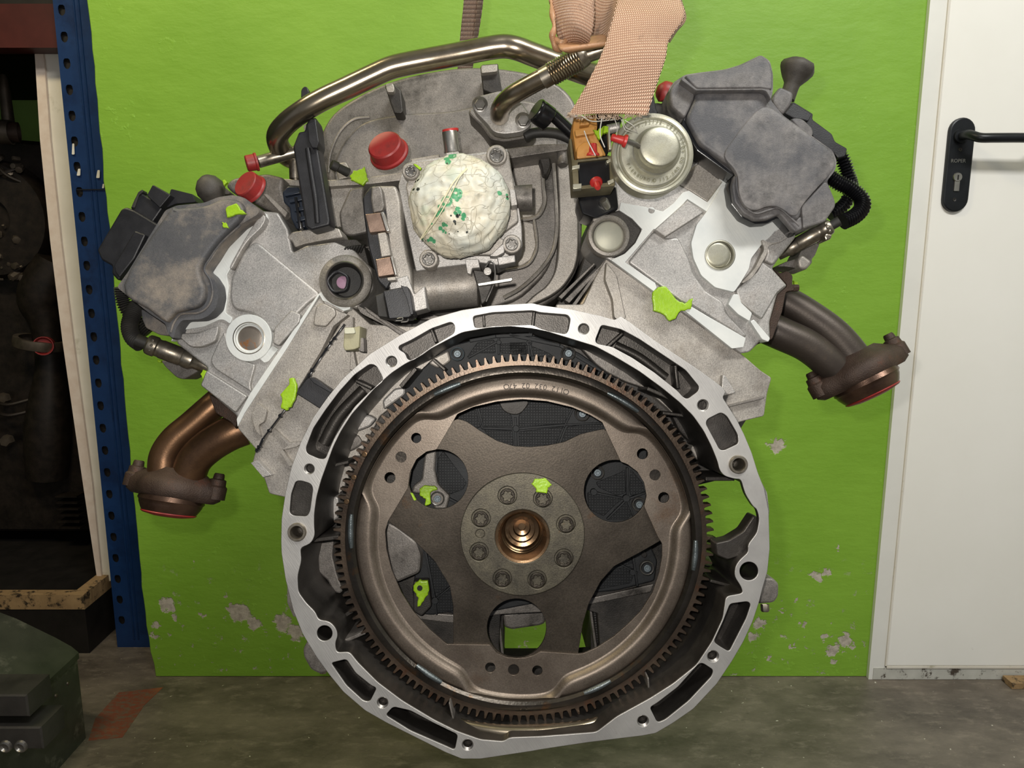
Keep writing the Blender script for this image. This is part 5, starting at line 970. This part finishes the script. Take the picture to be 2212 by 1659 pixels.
mb = MB(); mb.tube([(*c1('T', x, y), z) for x, y, z in ((320, 1310, .640), (480, 1050, .628), (640, 760, .620), (800, 480, .619), (980, 290, .628))], 1.6, 8); mb.tube([(*c1('T', x, y), z) for x, y, z in ((350, 1290, .641), (560, 1010, .624), (740, 700, .619), (870, 430, .6195), (990, 300, .628))], 1.2, 8)
mesh_obj('tape_crease', mb, M('tape_fold', 'd6cfae', 'e0d9ba', 0, .35, 30, bump=0), tw)
# ---- ignition coils, connectors left
c3 = pr('ignition_module', rc(pl('E', '30,630 205,335 240,322 300,345 475,450 380,600 330,700 180,850 135,800 140,745 60,700'), 5), .745, .08, blackp, EN, 4)
pr('module_step', rc(pl('E', '150,740 300,490 380,520 300,690 190,830 160,790'), 4), .738, .02, blackp, c3, 3)
pr('plug_body', rc(pl('E', '270,330 300,260 340,200 360,230 480,300 500,330 430,430 380,420'), 3), .750, .04, blackp, EN, 3, label='left coil plug')
pr('plug_body', rc(pl('E', '385,240 430,160 560,235 480,330'), 3), .745, .05, blackp, EN, 3); pr('plug_body', rc(pl('E', '540,260 560,190 600,200 720,230 740,290 600,300 480,350'), 4), .755, .05, blackp, EN, 3)
pr('plug_clip', rc(pl('E', '275,325 325,215 355,195 360,215 330,240 300,330'), 2), .748, .01, rubber, EN, 2)
mesh_obj('breather_boot', MB().L(*c1('E', 860, 230), .73, [(0, 42), (8, 41), (20, 34), (29, 20), (30, 6), (24, -8), (22, -20)], ax=(-.15, .72, .5), n=32), dome_m, EN)
pr('boot_tab', rc(pl('E', '900,150 985,215 980,232 890,235'), 3), .735, .02, dome_m, EN, 3)
# right
cp = mesh_obj('coil_boot', MB().L(*c1('D', 930, 420), .735, [(17, -26), (17, 0), (18, 8), (30, 24), (37, 36), (38, 44), (34, 52), (20, 59), (8, 62), (0, 62)], ax=(.28, .9, .1), n=8), dome_m, EN, 50)
pr('coil_holder', rc(pl('D', '800,500 860,410 950,450 940,520 880,600 850,570'), 8), .725, .05, cover_r, EN, prof=soft(6, .725, .05))
hn = pr('wire_duct', rc(pl('D', '882,590 945,508 1078,590 1072,625 1200,720 1220,770 1300,815 1295,840 1285,870 1240,882 1225,860 1050,720 1000,640'), 4), .725, .06, blackp, EN, 4)
pr('duct_cover', rc(pl('D', '890,585 945,515 1070,592 1045,640 1010,630 950,620'), 3), .718, .02, blackp, hn, 3)
pr('duct_knob', rc(pl('D', '925,625 960,612 1010,620 1080,690 1075,740 1050,748 1000,700'), 10), .700, .04, cover_r, EN, prof=soft(8, .7, .04))
pr('cover_flank', rc(pl('D', '1010,1340 1000,1190 1150,1030 1170,1040 1218,1150 1222,1195 1155,1292'), 6), .665, .02, cover_r, vr, 4)
# hoses right
mb = MB(); mb.corr([(*c1('D', 1255, 860), .735), (*c1('D', 1285, 930), .737), (*c1('D', 1305, 1000), .74), (*c1('D', 1320, 1060), .745)], 13, 7.5, .26, 18); part('corrugated_hose', mb, blackg)
mb = MB(); mb.corr([(*c1('D', 1180, 1000), .72), (*c1('D', 1240, 1040), .718), (*c1('D', 1320, 1080), .716), (*c1('D', 1385, 1140), .714), (*c1('D', 1395, 1200), .712), (*c1('D', 1350, 1255), .710), (*c1('D', 1270, 1295), .708)], 15.5, 6.2, .13, 20); part('corrugated_hose', mb, blackg)
mb = MB(); mb.corr([(*c1('D', 1310, 1130), .73), (*c1('D', 1270, 1190), .73), (*c1('D', 1180, 1250), .73)], 13, 6, .14, 16); part('corrugated_hose', mb, blackg)
def sens(A, B, z, r, label):
    a_, b_ = Vector(A), Vector(B); d = (b_-a_)
    def q(t_, dz=0): p = a_+d*t_; return (p.x, p.y, z+dz)
    s_ = mesh_obj('oxygen_sensor', MB().sweep([at(*q(t_, .008*t_)) for t_ in (-.18, -.02, 0, .03, .12, .14, .17, .18, .62, .65, .68, .95, 1.0)],
        None or (lambda u: 0), 24) if False else MB().lathe(at(*q(0)), (at(*q(1, .02))-at(*q(0))), [(0, 0), (r*.85*z/FPX, 0), (r*1.05*z/FPX, .0015), (r*1.12*z/FPX, .004), (r*1.12*z/FPX, .009), (r*.98*z/FPX, .0105), (r*.98*z/FPX, .013), (r*1.04*z/FPX, .0145), (r*1.02*z/FPX, .033), (r*.95*z/FPX, .034), (r*1.05*z/FPX, .037), (r*1.05*z/FPX, .043), (r*.8*z/FPX, .046), (r*.72*z/FPX, (d.length*z/FPX)), (0, d.length*z/FPX)], 32), sensor_m, EN, 35, label)
    mesh_obj('sensor_boot', MB().tube([(*tuple(a_-d*.16), z-.003), (*tuple(a_+d*.02), z)], r*.66, 18), rubber, s_)
    for k_ in (-.35, 0, .35): mesh_obj('crimp', MB().L(*tuple(a_+d*.075+Vector((-d.y, d.x)).normalized()*r*k_*1.6), z-.0075*math.sqrt(1-min(.9, (k_*1.6)**2)), [(0, 2), (2.5, 1.2), (3.5, -1)], n=10), sensor_m, s_)
    return s_
sens(c1('D', 1195, 1318), c1('D', 870, 1500), .705, 16, 'right oxygen sensor')
sens(c1('E', 385, 1300), c1('E', 830, 1470), .712, 20, 'left oxygen sensor')
mb = MB(); mb.corr([(*c1('E', 345, 1305), .715), (*c1('E', 290, 1260), .718), (*c1('E', 265, 1180), .722), (*c1('E', 290, 1090), .728), (*c1('E', 330, 1030), .735)], 16, 5.6, .11, 20); part('corrugated_hose', mb, rubber)
mb = MB(); mb.corr([(*c1('E', 205, 900), .745), (*c1('E', 215, 980), .748), (*c1('E', 250, 1060), .75), (*c1('E', 330, 1160), .752), (*c1('E', 400, 1230), .755)], 13, 6, .2, 18); part('corrugated_hose', mb, rubber)
pr('cover_flank', rc(pl('E', '345,1050 400,1080 520,1165 550,1245 480,1240 380,1190 350,1120'), 5), .700, .03, cover_m, EN, 3)
pr('sensor_bracket', rc(pl('E', '485,1420 640,1430 700,1450 760,1500 690,1540 650,1560 600,1545 520,1470'), 6), .73, .03, cast_d, EN, prof=soft(5, .73, .03))
pr('sensor_bracket', rc(pl('X', '650,1250 760,1250 1000,1290 1080,1200 1070,1160 1110,1120 1170,970 1100,960 940,1060 900,1150 760,1190'), 5), .725, .03, cast_d, EN, prof=soft(5, .725, .03))
pr('sensor_bracket_lug', rc(pl('X', '900,1160 960,1100 1080,1190 1010,1290 920,1270'), 8), .715, .03, cast, EN, prof=soft(6, .715, .03))
pr('clamp_lug', rc(pl('X', '1220,880 1250,850 1320,870 1300,920 1240,940'), 4), .70, .02, sensor_m, EN, 3)
# ---- exhaust manifolds
def exhaust(tubes, fl_c, fl_ax, R1, z, mat_, lab, nuts, cap_lab, hf):
    mb = MB()
    for p_, r_ in tubes: mb.tube(p_, r_, 26, 7)
    e = mesh_obj('exhaust_manifold', mb, mat_, EN, 50, lab); k_ = z/FPX; o_ = at(*fl_c, z); axw = dirw(*fl_ax)
    fn = lambda a_: 1
    a0 = axw.cross(dirw(0, 0, 1)).normalized(); b0 = axw.cross(a0)
    def fr_(a_, r_): return o_+a0*(math.cos(a_)*r_*hf)+b0*(math.sin(a_)*r_)
    m2 = MB(); prev = None
    for r_, h_ in ((R1*.6, -52), (R1*.8, -40), (R1*1.02, -30), (R1*1.14, -18), (R1*1.14, 4), (R1*1.0, 12)):
        row = []
        for i in range(48):
            a_ = 2*PI*i/48; bump_ = 1+.34*math.exp(-((abs(math.cos(a_))-1)/.10)**2); x = (math.cos(a_)*r_*bump_, math.sin(a_)*r_*.92)
            row.append(o_+a0*(x[0]*k_)+b0*(x[1]*k_)+axw*(h_*k_))
        cur = m2.ring(row)
        if prev: m2.bridge(prev, cur)
        prev = cur
    fo = mesh_obj('manifold_flange', m2, rough_iron, e, 50)
    m3 = MB().lathe(o_, axw, [(R1*1.0*k_, 8*k_), (R1*1.03*k_, 18*k_), (R1*.98*k_, 22*k_), (R1*.97*k_, 26*k_), (R1*.88*k_, 38*k_), (R1*.82*k_, 44*k_)], 48); mesh_obj('flange_rim', m3, M('rim_'+lab.split()[0]+'_steel', '4a3830', '6b5446', .8, .3, 30, bump=.2), e)
    for s_ in (-1, 1):
        c_ = o_+a0*(s_*R1*1.34*k_); mesh_obj('flange_nut', MB().lathe(c_, -axw, [(0, 56*k_), (9*k_, 56*k_), (11*k_, 53*k_), (12*k_, 44*k_), (17*k_, 42*k_), (18*k_, 30*k_), (22*k_, 26*k_), (22*k_, 0)], 6 if 0 else 12), rough_iron, fo)
    tag(mesh_obj('red_cap', MB().lathe(o_+axw*(42*k_), axw, [(R1*.84*k_, 0), (R1*.86*k_, 2*k_), (R1*.8*k_, 5*k_), (R1*.5*k_, 9*k_), (0, 10*k_)], 44), red_p), cap_lab, 'protective cap', 'red protective caps on the engine openings')
exhaust([([(1655, 640, .79), (1700, 655, .785), (1750, 685, .78), (1800, 722, .775), (1838, 765, .772), (1862, 805, .77)], lambda t_: 34+2*t_), ([(1640, 700, .775), (1690, 722, .77), (1740, 745, .768), (1780, 775, .768), (1815, 810, .77), (1835, 840, .772)], lambda t_: 36-2*t_)],
        (1862, 812), (.443, -.897, .17), 70, .77, manif_r, 'right exhaust manifold with four-sided rusty flange' if 0 else 'right exhaust manifold', 2, 'red cap closing the rusty right exhaust flange in front of the white door frame', 1)
exhaust([([(478, 862, .79), (452, 885, .785), (415, 918, .78), (378, 950, .775), (356, 985, .772), (352, 1025, .77)], lambda t_: 30+2*t_), ([(525, 925, .775), (490, 940, .77), (450, 965, .768), (420, 995, .768), (405, 1035, .77)], lambda t_: 38-2*t_)],
        (375, 1064), (-.16, -.98, .17), 66, .77, manif_l, 'left exhaust manifold', 2, 'red cap under the rusty left exhaust flange beside the blue rack', 1)
pr('manifold_plate', rc(pl('I', '620,295 690,330 740,310 785,350 780,420 800,470 730,480 700,640 620,860 500,900 440,960 450,920 560,700 640,500 740,430'), 5), .715, .02, rough_iron, EN, 3)
mesh_obj('manifold_nut', MB().L(*c1('I', 810, 450), .72, [(0, 6), (6, 6), (8, 3), (8, -10)], ax=(1, 0, .2), n=6), rough_iron, EN)
pr('manifold_plate', rc(pl('J', '755,455 800,480 880,520 950,600 930,680 900,640 800,580'), 5), .715, .02, rough_iron, EN, 3)
# ---- lime paint marks (thin brushed blobs)
def mark(s_, k_, z, par, label=None, wob=1.5):
    p = pl(k_, s_); q = []
    for i in range(len(p)):
        a_, b_ = p[i], p[(i+1) % len(p)]
        for u_ in (0, .33, .66): q.append((a_[0]+(b_[0]-a_[0])*u_+random.uniform(-wob, wob), a_[1]+(b_[1]-a_[1])*u_+random.uniform(-wob, wob)))
    return mesh_obj('paint_mark', MB().prism(q, z-.0008, .0038, 1.2, prof=soft(6, z, .0038, 5, .35)), lime, par, 50)
mark('690,460 720,420 780,400 800,385 820,440 825,490 790,530 740,510 700,490', 'F', .732, EN); mark('1170,365 1200,370 1240,400 1225,415 1190,385', 'F', .665, EN, wob=.5)
mark('950,340 975,310 1030,295 1060,340 1095,365 1020,380 960,395', 'E', .6695, EN); mark('925,430 955,435 970,470 935,468', 'E', .6705, EN, wob=1)
mark('1280,355 1310,350 1330,400 1325,470 1290,540 1260,565 1225,550 1230,490 1225,460 1275,400', 'J', .6905, EN)
mark('630,1300 670,1265 720,1262 790,1350 840,1375 895,1340 885,1410 820,1420 780,1470 740,1490 700,1440 640,1420', 'H', .6885, EN)
mark('905,570 930,540 990,535 1030,575 1010,590 1000,625 940,622 930,590', 'O', .6505, EN); mark('240,600 270,575 330,580 345,600 300,620 305,690 270,700 275,660 240,640', 'O', .694, EN); mark('182,620 195,625 218,665 205,668', 'O', .6575, EN, wob=.5)
mark('205,1165 240,1145 290,1150 298,1200 290,1230 260,1270 245,1300 225,1300 230,1250 205,1210', 'O', .6895, EN)
mesh_obj('bolt_hole', MB().L(*c1('O', 240, 1190), .6885, [(0, .8), (6, .8), (6, 0)], n=14), dark_m, EN, 0)
mark('1035,1025 1070,1035 1120,1005 1160,1005 1155,1050 1120,1060 1090,1110 1065,1080', 'C', .644, EN); mark('925,130 945,125 965,145 940,170', 'E', .716, EN, wob=.5)
mark('770,1520 790,1490 815,1500 790,1560', 'E', .70, EN, wob=.5); mark('790,390 825,400 830,440 810,435 800,420', 'I', .73, EN, wob=1); mark('460,1415 490,1420 485,1440 465,1435', 'E', .74, EN, wob=.5)
# ---- straps
def sheet(name, rows, mat_, nu=10, nv=4, th=.0016, bulge=0.0, par=None, uvk=1.0, wav=0):
    """rows: list of ((lx,ly,lz),(rx,ry,rz)) top to bottom."""
    Lp = cat([r[0] for r in rows], nv); Rp = cat([r[1] for r in rows], nv); vs1 = []; uv = []; acc = 0
    for i, (a_, b_) in enumerate(zip(Lp, Rp)):
        A_, B_ = at(*a_), at(*b_)
        if i: acc += ((A_+B_)/2-pm).length
        pm = (A_+B_)/2
        for j in range(nu+1):
            u_ = j/nu; p = A_.lerp(B_, u_)-F*(bulge*math.sin(PI*u_))-F*(wav*math.sin(u_*9+i*.5)); vs1.append(p); uv.append((u_*uvk, acc/(.05)*uvk))
    nr = len(Lp); me = bpy.data.meshes.new(name); c_ = sum(vs1, Vector())/len(vs1); fs = []
    for i in range(nr-1):
        for j in range(nu): a_ = i*(nu+1)+j; fs.append((a_, a_+1, a_+nu+2, a_+nu+1))
    me.from_pydata([tuple(v-c_) for v in vs1], [], fs); ul = me.uv_layers.new(name='UVMap')
    for p in me.polygons:
        for li in p.loop_indices: ul.data[li].uv = uv[me.loops[li].vertex_index]
    me.shade_smooth(); me.materials.append(mat_); o = bpy.data.objects.new(name, me); link(o, par, c_)
    m_ = o.modifiers.new('thick', 'SOLIDIFY'); m_.thickness = th; m_.offset = 0; return o
stp = thing('lifting_strap', at(1300, 100, .6), 'wide frayed salmon-pink lifting strap looped round the pipe at the top', 'strap')
sheet('strap_end', [((1338, -60, .600), (1462, -60, .612)), ((1334, -5, .588), (1468, -5, .600)), ((1329, 20, .580), (1478, 25, .592)), ((1320, 54, .574), (1472, 48, .585)), ((1306, 100, .572), (1444, 88, .578)), ((1290, 138, .574), (1437, 125, .576)), ((1262, 192, .580), (1424, 165, .578)), ((1240, 230, .586), (1411, 205, .582)), ((1226, 250, .590), (1398, 250, .586))], web, 24, 6, .0022, .004, stp)
sheet('strap_fold', [((1430, -60, .62), (1465, -60, .63)), ((1440, -5, .61), (1470, -5, .62)), ((1455, 25, .60), (1481, 41, .604)), ((1440, 60, .585), (1462, 66, .600)), ((1436, 88, .58), (1445, 92, .59))], web, 8, 5, .002, 0, stp)
sheet('strap_fold', [((1180, -60, .62), (1278, -60, .60)), ((1186, -5, .61), (1282, -5, .59)), ((1194, 30, .605), (1282, 40, .588)), ((1202, 65, .605), (1277, 75, .590)), ((1212, 98, .612), (1271, 98, .602)), ((1222, 112, .63), (1268, 108, .62))], web, 16, 5, .002, .010, stp)
sheet('strap_fold', [((1282, -60, .615), (1350, -60, .600)), ((1283, -5, .618), (1345, -5, .59)), ((1279, 40, .620), (1334, 20, .592)), ((1272, 92, .625), (1316, 72, .60)), ((1268, 100, .63), (1308, 96, .615))], web, 12, 5, .002, -.008, stp)
mb = MB(); mb.tube([(1184, -40, .612), (1190, 0, .604), (1193, 30, .600), (1197, 58, .598), (1193, 80, .6), (1199, 100, .604), (1212, 108, .61)], lambda t_: 4+3.5*t_+1.6*math.sin(t_*23), 10, 6); mesh_obj('rolled_edge', mb, edge_m, stp)
mb = MB(); mb.tube([(1196, 84, .604), (1212, 92, .600), (1222, 86, .602), (1216, 70, .604)], lambda t_: 7-2*t_, 10, 6); mesh_obj('rolled_edge', mb, edge_m, stp)
sheet('strap_loop', [((1210, 92, .608), (1312, 74, .612)), ((1206, 100, .598), (1312, 86, .600)), ((1212, 108, .592), (1310, 95, .595)), ((1230, 113, .600), (1300, 101, .604))], edge_m, 12, 4, .002, 0, stp)
random.seed(11); mb = MB()
for i in range(110):
    u_ = random.random(); x0, y0 = 1226+172*u_, 250+4*math.sin(PI*u_*1.3)-2; 
    mb.tube([(x0, y0-5, .587), (x0+random.uniform(-5, 5), y0+random.uniform(-1, 3), .584+random.uniform(-.003, .003)), (x0+random.uniform(-8, 8), y0+random.uniform(2, 9), .586+random.uniform(-.003, .003))], .75, 5, 2)
fr_o = mesh_obj('frayed_edge', mb, M('frayed_threads', '9d8877', 'b9a591', 0, .6, 60, bump=0), stp); fr_o['kind'] = 'stuff'
for P_ in (((1327, 255), (1333, 275), (1332, 292)), ((1345, 258), (1352, 275), (1366, 282), (1376, 286)), ((1256, 250), (1280, 262), (1330, 258)), ((1342, 258), (1350, 280), (1362, 285)), ((1262, 283), (1270, 305), (1286, 336)), ((1300, 255), (1296, 290), (1306, 318)), ((1350, 260), (1368, 272), (1374, 285))):
    mesh_obj('loose_thread', MB().tube([(x, y, .583+i*.006) for i, (x, y) in enumerate(P_)], .9 if P_[0][0] > 1300 else 1.2, 6, 5), thread_m, stp)
st2 = sheet('rear_strap', [((1004, -60, .9), (1048, -60, .9)), ((1002, 0, .9), (1044, 0, .9)), ((996, 60, .905), (1036, 60, .905)), ((990, 130, .91), (1024, 130, .91)), ((985, 200, .92), (1012, 200, .92))], web_d, 6, 4, .003); tag(st2, 'narrow brown strap hanging down behind the curved steel pipe', 'strap')
sheet('stitched_edge', [((1036, -60, .897), (1050, -60, .899)), ((1031, 0, .897), (1043, 0, .899)), ((1024, 60, .902), (1034, 60, .904)), ((1014, 130, .907), (1022, 130, .909))], web_d, 3, 4, .002, par=st2)
